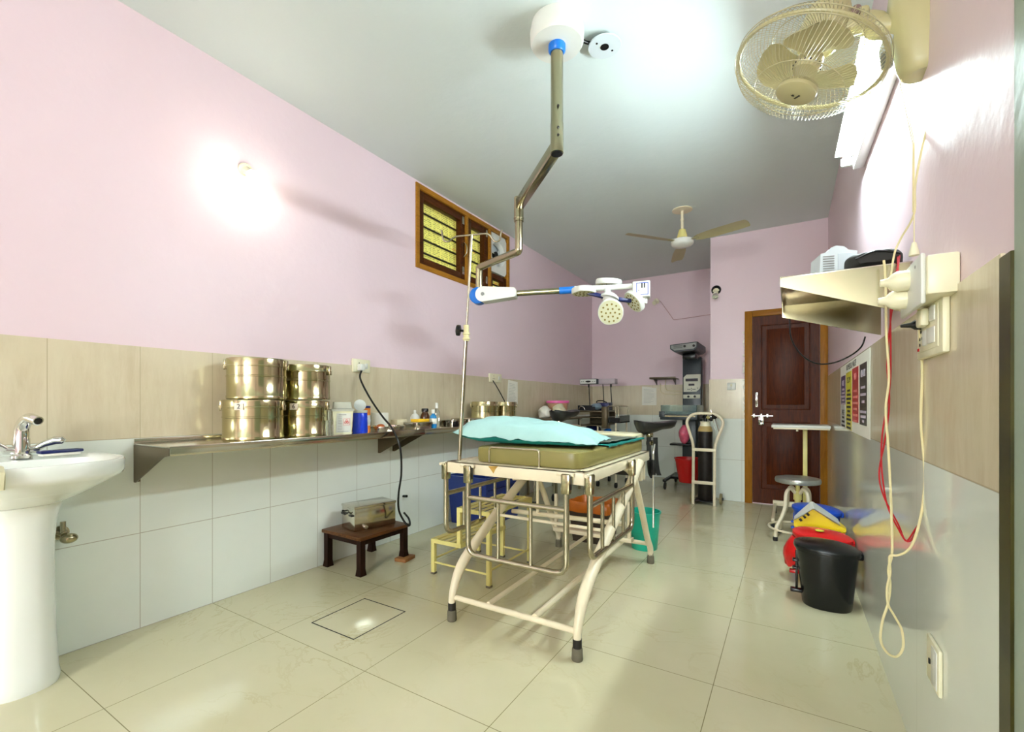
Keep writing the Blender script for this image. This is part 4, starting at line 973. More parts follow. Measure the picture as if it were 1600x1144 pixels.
bm = NB(); cyl(bm, J1 + V((0, 0, 0.045)), J1 + V((0, 0, -0.1)), 0.029); lathe(bm, [(0.03, -0.075), (0.031, -0.08), (0.03, -0.085)], J1, 24); obj('arm_joint', bm, BRUSHED, ol)
J2 = V((J1.x, J1.y, 1.945)); J3 = V((-1.775, 2.488, 1.935)); J4 = V((J3.x, J3.y, 1.775))
bm = NB(); tb(bm, fillet([J1 + V((0, 0, -0.05)), J2, J3, J4], 0.012, 3), 0.0235, 18); obj('bent_tube', bm, BRUSHED, ol)
bd_ = V((-0.79, 2.84, 1.757)) - V((J4.x, J4.y, 1.745)); bd_n = bd_.normalized(); sd = V((0, 0, 1)).cross(bd_n).normalized(); un = bd_n.cross(sd) * -1
if un.z < 0: un = -un
K = V((J4.x, J4.y, 1.745))
Rk = Matrix((bd_n, sd, un)).transposed()
def slot_shape(L, r0, r1, th, o):
    "tapered plate with round ends, long along the arm"
    pts = []
    for k in range(13): a = PI / 2 + PI * k / 12; pts.append((r0 * math.cos(a), r0 * math.sin(a)))
    for k in range(7): a = -PI / 2 + PI * k / 6; pts.append((L + r1 * 0.5 * math.cos(a), r1 * math.sin(a)))
    b_ = NB(); prism(b_, [o + Rk @ V((x, -th / 2, z)) for x, z in pts], Rk @ V((0, th, 0))); return b_
bm = NB(); lathe(bm, [(0.028, 0.045), (0.03, 0.03), (0.03, -0.01)], K, 24)
loft(bm, [[K + Rk @ V((0.055 * math.cos(a) * s - 0.004, y, 0.055 * math.sin(a) * s - 0.004)) for a in [2 * PI * k / 28 for k in range(28)]] for y, s in ((-0.036, 0.85), (-0.03, 1), (0.03, 1), (0.036, 0.85))])
obj('blue_elbow', bm, BLUE_PL, ol)
bm = slot_shape(0.21, 0.05, 0.03, 0.088, K + Rk @ V((0.035, 0, 0))); obj('joint_cover', bm, WHITE_PL, ol)
bm = NB(); 
for s in (-1, 1): cyl(bm, K + Rk @ V((0.035, s * 0.043, 0)), K + Rk @ V((0.035, s * 0.047, 0)), 0.012)
obj('joint_screw', bm, GREYINK, ol)
Lb = bd_.length
bm = NB(); cyl(bm, K + Rk @ V((0.2, 0, 0)), K + Rk @ V((Lb * 0.54, 0, 0)), 0.019); obj('spring_arm', bm, BRUSHED, ol)
bm = NB(); cyl(bm, K + Rk @ V((Lb * 0.515, 0, 0)), K + Rk @ V((Lb * 0.61, 0, 0)), 0.0225); obj('blue_sleeve', bm, BLUE_PL, ol)
bm = NB(); cyl(bm, K + Rk @ V((Lb * 0.61, 0, 0)), K + Rk @ V((Lb * 0.98, 0, 0)), 0.021, 0.016); lathe(bm, [(0.024, 0), (0.024, 0.012)], K + Rk @ V((Lb * 0.607, 0, 0)), 20, frame_from(bd_n)); obj('lamp_bar', bm, WHITE_PL, ol)
LD = 2.84
hub = P(952, 466, LD); bm = NB(); hn = V((-0.15, -0.25, -1)).normalized(); Mh = frame_from(hn)
lathe(bm, [(0.03, -0.03), (0.045, -0.02), (0.058, -0.008), (0.058, 0.004), (0.04, 0.008), (0.036, 0.02), (0.028, 0.026), (0.001, 0.028)], hub, 32, Mh); cyl(bm, hub, K + Rk @ V((Lb * 0.80, 0, 0)), 0.02); obj('centre_hub', bm, WHITE_PL, ol)
def head(c, nrm, R, tilt, stem):
    c = V(c); nrm = V(nrm).normalized(); M = frame_from(nrm) @ Matrix.Rotation(tilt, 4, 'Z'); n = 40
    def ring_(s, z):
        out = []
        for k in range(n):
            a = 2 * PI * k / n; r = R * s * (1 - 0.10 * math.exp(-((abs(math.pi - a)) / 0.35) ** 2) + 0.04 * math.cos(2 * a)); out.append(c + M.to_3x3() @ V((r * math.cos(a), r * math.sin(a), z)))
        return out
    bm = NB(); loft(bm, [ring_(0.75, -0.026), ring_(0.95, -0.022), ring_(1.0, -0.012), ring_(1.0, 0.008), ring_(0.97, 0.012), ring_(0.93, 0.012)]); h = obj('lamp_head', bm, WHITE_PL, ol)
    bm = NB(); loft(bm, [ring_(0.93, 0.0105), ring_(0.93, 0.0135)]); obj('lens_plate', bm, pm('lens plate', (206, 204, 172), 0.35), h)
    bm = NB()
    for rr, cnt in ((0.0, 1), (0.34, 6), (0.68, 12)):
        for k in range(cnt):
            a = 2 * PI * k / cnt + rr; q = c + M.to_3x3() @ V((R * rr * math.cos(a), R * rr * math.sin(a), 0.0134)); cyl(bm, q, q + nrm * 0.002, 0.0062, n=8)
    obj('led_lenses', bm, pm('led lens', (140, 122, 66), 0.2), h)
    bm = NB(); bx(bm, (hub + c) / 2 + V((0, 0, 0.0)), ((c - hub).length * 0.75, 0.03, 0.022), frame_from(V((0, 0, 1)).cross(c - hub).cross(c - hub)).to_3x3() if False else (c - hub).to_track_quat('X', 'Z').to_matrix(), 0.003); obj('head_bracket', bm, NAVY, h)
view = V((0, 0, CAM_H)) - hub; vn = view.normalized()
head(P(912, 456, LD + 0.02), (0.02, -0.02, -1), 0.076, 0.4, 0)
head(P(950, 443, LD + 0.14), (-0.10, 0.05, -1), 0.086, 1.2, 0)
head(P(954, 488, LD - 0.05), (vn + V((-0.05, 0, -0.28))), 0.080, PI / 2 + 0.2, 0)
head(P(991, 471, LD + 0.0), (-0.62, -0.55, -0.62), 0.075, 2.4, 0)
bc = P(1002, 454, LD - 0.02); bR = Matrix.Rotation(YAW - 0.28, 3, 'Z')
bm = NB(); bx(bm, bc, (0.105, 0.095, 0.098), bR, 0.008, 3); cbx = obj('control_box', bm, WHITE_PL, ol)
fc = bc + bR @ V((0.006, -0.0478, 0)); Mf = basis(bR @ V((1, 0, 0)), (0, 0, 1), fc)
bm = NB(); fl = 0.066
for x, y, w_, h_ in ((0, 0.036, fl, 0.0045), (0, -0.036, fl, 0.0045), (-fl / 2, 0, 0.0045, 0.075), (fl / 2, 0, 0.0045, 0.075)): plate(bm, Mf, x, y, w_, h_, 0.0005, 0.0012)
obj('panel_border', bm, BLUEINK, cbx)
bm = NB()
for x in (-0.002, 0.013): plate(bm, Mf, x, 0.019, 0.008, 0.03, 0.0005, 0.0012)
for x, y in ((-0.021, -0.008),): plate(bm, Mf, x, y, 0.005, 0.006, 0.0005, 0.0012)
obj('panel_keys', bm, INK, cbx)
bm = NB()
for x, y in ((-0.021, 0.024), (0.0, -0.008), (0.014, -0.008), (0.0, -0.02)): plate(bm, Mf, x, y, 0.006, 0.004, 0.0005, 0.0012)
obj('panel_marks', bm, pm('pale panel marks', (196, 190, 130), 0.5), cbx)
bm = NB(); cyl(bm, bc + V((0.012, 0.0, -0.045)), bc + V((0.016, 0, -0.085)), 0.026, 0.02); cyl(bm, bc + V((0.016, 0, -0.08)), P(991, 471, LD), 0.014); obj('swivel_yoke', bm, WHITE_PL, ol)

jb = thing('ceiling_plate', 'round pale ceiling box cover with a dark hole beside the operating light base', 'ceiling box', (-0.773, 2.14, ZC))
JC = V((-0.773, 2.14, ZC)); bm = NB(); lathe(bm, [(0.078, -0.022), (0.08, -0.026), (0.078, -0.029), (0.001, -0.029)], JC, 40); obj('cover_disc', bm, GREY_PL, jb)
bm = NB(); lathe(bm, [(0.05, 0), (0.05, -0.024)], JC, 28); obj('box', bm, BLACK_PL, jb)
bm = NB(); cyl(bm, JC + V((0, 0, -0.029)), JC + V((0, 0, -0.0305)), 0.021)
for s in (-1, 1): cyl(bm, JC + V((s * 0.025, s * 0.04, -0.029)), JC + V((s * 0.025, s * 0.04, -0.0305)), 0.005, n=10)
obj('cable_hole', bm, BLACK_PL, jb)
bm = NB(); tb(bm, spline([JC + V((-0.05, -0.03, -0.012)), JC + V((-0.075, -0.07, -0.02)), JC + V((-0.10, -0.12, -0.012))]), 0.008); obj('cable', bm, BLACK_PL, jb)

# ------------------------------------------------------------------ ceiling fan
cf = thing('ceiling_fan', 'cream three-bladed ceiling fan on a short rod', 'fan', (-0.838, 4.375, ZC))
FC = V((-0.838, 4.375, 0))
bm = NB(); lathe(bm, [(0.088, ZC), (0.088, ZC - 0.006), (0.02, ZC - 0.012)], FC, 32); obj('ceiling_rose', bm, CREAM_MET, cf)
bm = NB(); lathe(bm, [(0.013, ZC - 0.005), (0.013, 2.57)], FC, 16); lathe(bm, [(0.017, ZC - 0.10), (0.017, ZC - 0.085)], FC, 16); obj('down_rod', bm, CREAM_MET, cf)
bm = NB(); lathe(bm, [(0.016, 2.625), (0.03, 2.615), (0.044, 2.56), (0.047, 2.535)], FC, 32); obj('canopy', bm, YEL_MET, cf)
bm = NB(); lathe(bm, [(0.05, 2.537), (0.05, 2.525)], FC, 32); obj('dark_ring', bm, BLACK_PL, cf)
bm = NB(); lathe(bm, [(0.06, 2.527), (0.095, 2.52), (0.1, 2.505), (0.097, 2.485), (0.08, 2.468), (0.03, 2.458), (0.001, 2.456)], FC, 40); obj('motor', bm, WHITE_PL, cf)
for px_, py_ in ((math.cos(math.radians(q)), math.sin(math.radians(q))) for q in (-129, -19, 106)):
    d = V((px_, py_, 0)).normalized(); s = V((0, 0, 1)).cross(d); up = V((0, 0, 1)); bm = NB(); rings = []
    for r, wd in ((0.12, 0.03), (0.17, 0.05), (0.3, 0.062), (0.5, 0.062), (0.575, 0.055), (0.585, 0.04)):
        o = FC + d * r + V((0, 0, 2.505)); tl_ = s * math.cos(0.22) - up * math.sin(0.22); nn = d.cross(tl_)
        rings.append([o + tl_ * a * wd + nn * (b_ + 0.006 * (1 - a * a)) for a, b_ in ((-1, 0), (-0.5, 0.001), (0, 0.0015), (0.5, 0.001), (1, 0), (0.5, -0.001), (0, -0.0015), (-0.5, -0.001))])
    loft(bm, rings); bl_ = obj('blade', bm, FAN_PL, cf)
    bm = NB(); bx(bm, FC + d * 0.115 + V((0, 0, 2.507)), (0.08, 0.04, 0.005), Matrix((d, s, up)).transposed(), 0.002); obj('blade_iron', bm, FAN_PL, bl_)

# ------------------------------------------------------------------ wall fan
wf = thing('wall_fan', 'ivory wall fan with wire cage tilted down from the right wall', 'fan', (XR, 1.66, 2.0))
FN = V((-0.36, -0.085, -0.93)).normalized(); FO = P(1262, 102, 1.35); FM = frame_from(FN).to_3x3(); FR = 0.197
def fp(r, a, z): return FO + FM @ V((r * math.cos(a), r * math.sin(a), z))
bm = NB(); tb(bm, [fp(FR, 2 * PI * k / 72, 0) for k in range(72)], 0.0055, 8, closed=True); obj('cage_rim', bm, FAN_PL, wf)
WIRE = pm('ivory cage wire', (176, 170, 136), 0.3)
for nm, sg, hh in (('front_guard', 1, 0.075), ('rear_guard', -1, 0.06)):
    bm = NB()
    for k in range(96):
        a = 2 * PI * k / 96; tw = 0.5 if sg > 0 else -0.5
        pts = []
        for f, z in ((0.235, hh * 1.02), (0.45, hh), (0.7, hh * 0.93), (0.88, hh * 0.75), (0.97, hh * 0.45), (1.035, 0.0)): pts.append(fp(FR * f, a + tw * (1 - f) * 0.6, sg * z))
        tb(bm, pts, 0.0008, 4)
    for f, z in ((0.62, 0.965), (0.24, 1.02)):
        tb(bm, [fp(FR * f, 2 * PI * k / 48, sg * hh * z) for k in range(48)], 0.0014, 5, closed=True)
    tb(bm, [fp(FR * 1.035, 2 * PI * k / 64, 0.012 * sg) for k in range(64)], 0.0014, 5, closed=True)
    obj(nm, bm, WIRE, wf)
bm = NB(); MM = FM.to_4x4(); lathe(bm, [(FR * 0.275, 0.068), (FR * 0.285, 0.076), (FR * 0.275, 0.085), (FR * 0.24, 0.089), (0.001, 0.0905)], FO, 44, MM); hubc = obj('badge_disc', bm, FAN_PL, wf)
# emblem: small pointed black mark and a short dark line of lettering, as on the cap
cdn = FO + FN * 0.0908
ex = V((CA, SA, 0)); ex = (ex - FN * ex.dot(FN)).normalized(); ey = FN.cross(ex)
Me = basis(ex, ey, cdn)
if Me.to_3x3().col[2].dot(FN) < 0: Me = basis(ex, -ey, cdn)
bm = NB()
upv = 1 if (Me.to_3x3() @ V((0, 1, 0))).z > 0 or (Me.to_3x3() @ V((0, 1, 0))).y > 0 else -1
prism(bm, [Me @ V((x * 0.001 - 0.006, upv * y * 0.001, 0)) for x, y in ((-6, 2), (-3, 3), (0, 5), (3, 3), (6, 2), (2, 0), (3, -4), (0, -2), (-3, -4), (-2, 0))], FN * 0.0008); obj('emblem', bm, INK, hubc)
bm = NB()
for k in range(5): plate(bm, Me, 0.006 + 0.0008 * k, upv * (0.009 - k * 0.0042), 0.0055 - 0.0006 * (k % 2), 0.0028, 0.0004)
obj('emblem_letters', bm, INK, hubc)
for k in range(3):
    a0 = 2 * PI * k / 3 + 0.85 + PI / 3; bm = NB(); rings = []
    for i in range(12):
        f = i / 11; r = 0.025 + f * 0.13; wd = (0.33 + 0.62 * math.sin(min(1, f * 1.15) * PI * 0.6)) * math.sqrt(max(0.05, 1 - max(0, (f - 0.62) / 0.40) ** 2))
        ring_ = []
        for j in range(9):
            g = -1 + j / 4; ring_.append(fp(r * (1 - 0.06 * g * g * f), a0 + g * wd * (0.95 if f < .9 else .8) + 0.25 * f, -0.006 + 0.012 * g))
        rings.append(ring_ + [p - FN * 0.002 for p in ring_[::-1]])
    loft(bm, rings); obj('blade', bm, FAN_PL, wf)
bm = NB(); lathe(bm, [(0.036, -0.02), (0.038, 0.0), (0.034, 0.02), (0.001, 0.028)], FO, 30, MM); obj('blade_hub', bm, FAN_PL, wf)
bm = NB()
for k in range(16):
    q = fp(0.0375, 2 * PI * k / 16, 0.006); ball(bm, q, 0.0025, n=5)
obj('hub_slots', bm, INK, wf)
bm = NB(); lathe(bm, [(0.05, -0.05), (0.06, -0.065), (0.062, -0.10), (0.058, -0.15), (0.045, -0.175), (0.001, -0.185)], FO, 30, MM); obj('motor_housing', bm, FAN_PL, wf)
mh = FO - FN * 0.105; neck = V((0.10, 1.56, mh.z + 0.01)); neck = mh + V((0.075, 0.02, 0.0))
WB = V((XR, 1.66, 2.05))
bm = NB(); bx(bm, (mh + neck) / 2 + V((0.02, 0, 0)), (0.10, 0.045, 0.06), Matrix.Rotation(0.2, 3, 'Y'), 0.012)
tb(bm, spline([neck, neck + V((0.05, 0.02, -0.01)), (WB + V((-0.10, 0, 0.05))), WB + V((-0.045, 0, 0.03))]), 0.03, 16, radii=None); obj('neck_arm', bm, FAN_PL, wf)
bm = NB(); cyl(bm, neck + V((0.0, -0.035, 0.0)), neck + V((0.0, -0.055, 0.0)), 0.012); obj('tilt_screw', bm, pm('brown knob', (120, 96, 90), 0.5), wf)
bm = NB(); rings = []
for z, dx, wy in ((0.20, 0.05, 0.045), (0.14, 0.075, 0.055), (0.05, 0.085, 0.06), (-0.03, 0.07, 0.055), (-0.09, 0.06, 0.047), (-0.115, 0.05, 0.042), (-0.122, 0.04, 0.034)):
    rings.append([WB + V((-dx * max(0, math.cos(a)) ** 0.6, wy * math.sin(a), z)) for a in [-PI / 2 + PI * k / 16 for k in range(17)]] + [WB + V((0.0, wy * s, z)) for s in (1, -1)])
loft(bm, rings); obj('wall_base', bm, FAN_PL, wf)
bm = NB(); tb(bm, spline([WB + V((-0.078, -0.02, 0.0)), WB + V((-0.09, -0.02, -0.04)), WB + V((-0.078, -0.02, -0.075))]), 0.012, 10, radii=None); obj('control_lever', bm, GREY_PL, wf)
bm = NB(); tb(bm, spline([WB + V((-0.086, -0.022, -0.045)), WB + V((-0.084, -0.022, -0.085))]), 0.0135, 10); obj('lever_tip', bm, pm('grey knob', (120, 122, 118), 0.4), wf)
for dy, zb in ((0.008, 1.47), (0.022, 1.56)):
    bm = NB(); tb(bm, [(XR - 0.05, WB.y + dy - 0.01, WB.z - 0.12), (XR - 0.02, WB.y + dy, WB.z - 0.3), (XR - 0.02, WB.y + dy, zb)], 0.0014, 6); pcd = obj('pull_string', bm, CORD_CRM, wf)
    if zb < 1.5:
        bm = NB(); lathe(bm, [(0.005, 0.0), (0.012, -0.03), (0.012, -0.036), (0.001, -0.037)], (XR - 0.02, WB.y + dy, zb), 16); obj('pull_bell', bm, CREAM_PL, pcd)

# ------------------------------------------------------------------ right wall: steel shelf and what is on it
RS = thing('wall_shelf', 'short stainless steel shelf with sloping end brackets on the right wall', 'shelf', (XR, 2.05, 1.29))
SY0, SY1, SX, RZ = 1.791, 2.301, -0.026, 1.45
bm = NB(); b2(bm, (SX, SY0, RZ - 0.005), (XR - 0.001, SY1, RZ), 0.001); b2(bm, (SX, SY0, RZ - 0.03), (SX + 0.004, SY1, RZ + 0.002), 0.001); obj('shelf_top', bm, STEEL, RS)
for y in (SY0, SY1 - 0.004):
    bm = NB(); zf = RZ - 0.033 if y == SY0 else RZ - 0.055
    prism(bm, [(SX, y, RZ), (XR - 0.007, y, RZ - 0.004), (XR - 0.007, y, RZ - 0.158), (SX, y, zf)], (0, 0.004, 0)); obj('end_bracket', bm, BRUSHED, RS)
na = thing('nebuliser', 'pale grey plastic nebuliser box with side grille on the right wall shelf', 'device', (0.135, 2.0, RZ))
bm = NB(); Rn = Matrix.Rotation(0.25, 3, 'Z'); nc = V((0.135, 2.0, RZ))
prof = [(-0.052, 0), (0.052, 0), (0.056, 0.012), (0.056, 0.10), (0.03, 0.106), (0.018, 0.118), (-0.006, 0.124), (-0.022, 0.118), (-0.034, 0.104), (-0.054, 0.098), (-0.058, 0.02)]
prism(bm, [nc + Rn @ V((x, -0.05, z + 0.0005)) for x, z in prof], Rn @ V((0, 0.1, 0))); obj('case', bm, GREY_PL, na)
bm = NB()
for k in range(9): bx(bm, nc + Rn @ V((-0.03, -0.051, 0.02 + 0.0085 * k)), (0.034, 0.003, 0.003), Rn)
obj('grille', bm, GREYINK, na)
bm = NB(); bx(bm, nc + Rn @ V((0.024, -0.0505, 0.05)), (0.052, 0.004, 0.092), Rn, 0.002)
fp_ = obj('front_panel', bm, pm('grey panel', (176, 184, 190), 0.4), na)
bm = NB()
for k in range(7): a = 2 * PI * k / 7; bx(bm, nc + Rn @ V((0.026 + 0.012 * math.cos(a), -0.053, 0.03 + 0.01 * math.sin(a))), (0.005, 0.002, 0.004), Rn)
obj('panel_slots', bm, INK, fp_)
ch = thing('charger_pouch', 'black padded pouch lying on the right wall shelf beside the nebuliser', 'pouch', (0.245, 1.875, RZ))
bm = NB(); rings = []
for i in range(13):
    f = i / 12; y = 1.80 + 0.15 * f; s = math.sin(PI * (0.08 + 0.84 * f)) ** 0.35; ring_ = []
    for k in range(28):
        a = 2 * PI * k / 28; x = 0.232 + 0.075 * s * math.copysign(abs(math.cos(a)) ** 0.5, math.cos(a)); z = RZ + 0.029 + (0.028 * s) * math.copysign(abs(math.sin(a)) ** 0.6, math.sin(a)) + 0.004 * noise.noise(V((x * 30, y * 30, a)))
        ring_.append(V((x, y, max(z, RZ + 0.0005))))
    rings.append(ring_)
loft(bm, rings); obj('pouch', bm, RUBBER, ch)
bm = NB(); tb(bm, spline([(0.18, 1.80, RZ + 0.03), (0.23, 1.795, RZ + 0.045), (0.29, 1.80, RZ + 0.03)]), 0.003, 6); obj('zip', bm, BLACK_PL, ch)
# extension box and switchboard
eb = thing('extension_box', 'beige surface box with plug sockets on the right wall above the switchboard', 'electrical box', (XR, 1.47, 1.285))
bm = NB(); b2(bm, (0.262, 1.345, 1.264), (XR - 0.0005, 1.56, 1.352), 0.005); obj('box', bm, CREAM_PL, eb)
bm = NB(); b2(bm, (0.252, 1.352, 1.245), (0.2625, 1.57, 1.36), 0.005); fcp = obj('face_plate', bm, WHITE_PL, eb)
bm = NB(); cyl(bm, (0.2515, 1.40, 1.34), (0.253, 1.40, 1.34), 0.004); obj('screw', bm, GREYINK, fcp)
for y, z in ((1.47, 1.325), (1.50, 1.285)):
    bm = NB(); M = frame_from((-1, 0, 0)); lathe(bm, [(0.025, 0), (0.025, 0.022), (0.02, 0.032), (0.011, 0.04), (0.008, 0.055), (0.001, 0.056)], (0.252, y, z), 20, M)
    obj('plug', bm, CREAM_PL, eb)
sbd = thing('switchboard', 'square cream switchboard with sockets and switches on the right wall tiles', 'switchboard', (XR, 1.53, 1.145))
SXp = XR - 0.006
bm = NB(); b2(bm, (SXp - 0.014, 1.395, 1.138), (SXp, 1.635, 1.268), 0.004); b2(bm, (SXp - 0.016, 1.425, 1.155), (SXp - 0.012, 1.622, 1.258), 0.002); obj('board', bm, CREAM_PL, sbd)
XF = SXp - 0.0165
for y0, y1, z0, z1 in ((1.44, 1.50, 1.165, 1.208), (1.51, 1.545, 1.165, 1.208), (1.44, 1.48, 1.218, 1.258)):
    bm = NB(); bx(bm, (XF - 0.001, (y0 + y1) / 2, (z0 + z1) / 2), (0.006, (y1 - y0) * 0.8, (z1 - z0) * 0.9), Matrix.Rotation(0.1, 3, 'Z'), 0.002); obj('switch', bm, WHITE_PL, sbd)
bm = NB()
for y, z in ((1.59, 1.19), (1.565, 1.19), (1.578, 1.208), (1.59, 1.175), (1.52, 1.248), (1.50, 1.235), (1.60, 1.245)): cyl(bm, (XF + 0.001, y, z), (XF - 0.0008, y, z), 0.0042, n=10)
obj('socket_holes', bm, INK, sbd)
bm = NB(); bx(bm, (XF, 1.605, 1.163), (0.002, 0.016, 0.008)); obj('indicator', bm, RED_PL, sbd)
bm = NB(); lathe(bm, [(0.014, 0), (0.013, 0.012), (0.007, 0.02), (0.004, 0.04), (0.001, 0.041)], (XF - 0.001, 1.575, 1.228), 16, frame_from((-1, 0.15, 0))); obj('plug', bm, BLACK_PL, sbd, 'small black two-pin plug')
bm = NB(); bx(bm, (XF - 0.009, 1.515, 1.235), (0.018, 0.05, 0.044), None, 0.006); obj('charger', bm, CREAM_PL, sbd)
ls = thing('blank_plate', 'small cream socket plate low on the right wall tiles', 'socket', (XR, 1.51, 0.30))
bm = NB(); b2(bm, (SXp - 0.009, 1.452, 0.318), (SXp, 1.562, 0.43), 0.004); pq_ = obj('plate', bm, CREAM_PL, ls)
bm = NB(); bx(bm, (SXp - 0.010, 1.525, 0.372), (0.004, 0.008, 0.012)); obj('slot', bm, INK, ls)
bm = NB(); b2(bm, (SXp - 0.011, 1.462, 0.328), (SXp - 0.008, 1.508, 0.42), 0.002); obj('blank_insert', bm, WHITE_PL, ls)
sw = thing('wall_switch', 'small white switch plate on the tiles left of the dark wooden door', 'switch', (-0.517, YD - DT, 1.165))
bm = NB(); b2(bm, (-0.558, YD - DT - 0.012, 1.165), (-0.476, YD - DT, 1.24), 0.004); obj('plate', bm, WHITE_PL, sw)
bm = NB(); bx(bm, (-0.517, YD - DT - 0.013, 1.215), (0.02, 0.006, 0.03), Matrix.Rotation(0.1, 3, 'X'), 0.002); obj('rocker', bm, CREAM_PL, sw)
bm = NB(); bx(bm, (-0.517, YD - DT - 0.0125, 1.185), (0.006, 0.002, 0.008)); obj('mark', bm, INK, sw)

# cords: each point is where the flex hangs, (photo x, y, distance)
def cord(label, pts, r, mat_, n=6, twin=False):
    bm = NB(); q = spline([P(*p) for p in pts], 6)
    if twin:
        for ph in (0, PI):
            tb(bm, [p + V((math.cos(i * 0.33 + ph), math.sin(i * 0.33 + ph), 0)) * r * (1.0 + 0.9 * abs(math.sin(i * 0.061))) for i, p in enumerate(q)], r, n)
    else: tb(bm, q, r, n)
    return single('power_lead', bm, mat_, label, 'power lead', None, 'loose power leads')
cord('twisted red twin flex drooping in a loop between the right wall shelf and the switchboard', [(1404, 400, 1.40), (1402, 425, 1.355), (1393, 480, 1.355), (1389, 560, 1.355), (1389, 620, 1.35), (1380, 690, 1.345), (1376, 740, 1.335), (1384, 782, 1.325), (1402, 820, 1.305), (1417, 846, 1.29), (1432, 826, 1.275), (1450, 785, 1.25), (1468, 735, 1.225), (1471, 690, 1.215), (1466, 650, 1.215), (1471, 605, 1.205), (1480, 575, 1.19), (1487, 548, 1.175)], 0.0023, CORD_RED, 6, True)
cord('cream flex hanging from the right wall shelf with its end twisted into a long loop', [(1381, 407, 1.36), (1384, 440, 1.35), (1385, 520, 1.35), (1389, 590, 1.34), (1384, 640, 1.33), (1388, 700, 1.32), (1392, 780, 1.31), (1394, 860, 1.30), (1388, 890, 1.30), (1391, 915, 1.30), (1387, 945, 1.30), (1379, 970, 1.30), (1376, 1000, 1.30), (1386, 1020, 1.30), (1401, 1026, 1.30), (1411, 1012, 1.30), (1409, 985, 1.30), (1399, 965, 1.30), (1388, 945, 1.295), (1386, 920, 1.295), (1391, 895, 1.295), (1390, 870, 1.29), (1402, 868, 1.28), (1416, 862, 1.26), (1428, 845, 1.25), (1440, 800, 1.24), (1445, 740, 1.235), (1439, 660, 1.235), (1441, 580, 1.235), (1437, 520, 1.20), (1435, 475, 1.17)], 0.0032, CORD_CRM, 8)
cord('thin cream flex running down the pink wall from the wall fan to the beige box', [(1466, 10, 1.222), (1464, 60, 1.222), (1457, 110, 1.235), (1455, 170, 1.238), (1441, 230, 1.245), (1430, 290, 1.26), (1428, 335, 1.27), (1408, 372, 1.33), (1398, 395, 1.345), (1392, 430, 1.345), (1389, 448, 1.34), (1396, 454, 1.30), (1410, 450, 1.24), (1422, 446, 1.19), (1430, 446, 1.165)], 0.0027, CORD_CRM, 8)
cord('black lead drooping below the right wall shelf toward the door', [(1234, 498, 1.95), (1236, 528, 1.95), (1250, 552, 1.93), (1272, 567, 1.90), (1298, 568, 1.86), (1325, 558, 1.82), (1345, 543, 1.80), (1352, 526, 1.79)], 0.003, BLACK_PL, 8)

# waste-sorting banner
pb_ = thing('waste_banner', 'white banner with violet, yellow, red and black columns on the right wall tiles', 'poster', (XR, 3.26, 0.86))
PX = SXp - 0.0035
PY1, PY0 = 3.93, 2.565
bm = NB(); prism(bm, [(PX + 0.0015, PY1, 0.860), (PX + 0.0015, PY0, 0.858), (PX + 0.0015, PY0, 1.272), (PX + 0.0015, PY1, 1.272)], (-0.0015, 0, 0)); obj('sheet', bm, PAPER, pb_)
def colm(name, y1, y0, z0, z1, mat_, head_, ink, rows):
    bm = NB(); prism(bm, [(PX, y1, z0), (PX, y0, z0), (PX, y0, z1), (PX, y1, z1)], (-0.0006, 0, 0)); o = obj(name, bm, mat_, pb_)
    x = PX - 0.0008; ym = (y0 + y1) / 2; wd = y1 - y0
    if head_: words(head_, 0.052 if len(head_) < 6 else 0.046, basis((0, -1, 0), (0, 0, 1), (x, ym, z1 - 0.05)), ink, 'heading', o, 0.0002)
    bm = NB()
    for z, fr_ in rows: bx(bm, (x, ym, z), (0.0006, wd * fr_, 0.013))
    obj('text_lines', bm, ink, o); return o
PALE = pm('pale print ink', (196, 180, 196), 0.5); PALER = pm('pale red print ink', (226, 130, 120), 0.5)
rw = lambda a, b_, n: [(a - (a - b_) * k / (n - 1), 0.5 + 0.35 * ((k * 7) % 5) / 5) for k in range(n)]
colm('violet_column', 3.885, 3.60, 1.015, 1.205, VIOLET, 'BLUE', PALE, rw(1.115, 1.02, 5))
colm('white_column', 3.885, 3.60, 0.872, 1.01, WHITE_PL, 'WHITE', INK, rw(0.93, 0.875, 3))
colm('yellow_column', 3.565, 3.26, 0.863, 1.213, BAN_YEL, 'YELLOW', INK, rw(1.10, 0.875, 10))
colm('red_column', 3.235, 2.96, 0.92, 1.218, BAN_RED, 'RED', PALER, rw(1.09, 0.925, 6))
colm('black_column', 2.91, 2.66, 0.915, 1.218, BAN_BLK, 'BLACK', PALE, [(1.10, 0.6), (1.065, 0.75), (1.03, 0.35), (0.98, 0.8), (0.957, 0.7), (0.934, 0.25)])
words('BIO MEDICAL WASTE', 0.05, basis((0, -1, 0), (0, 0, 1), (PX - 0.0004, 3.30, 1.243)), INK, 'title', pb_, 0.0002)

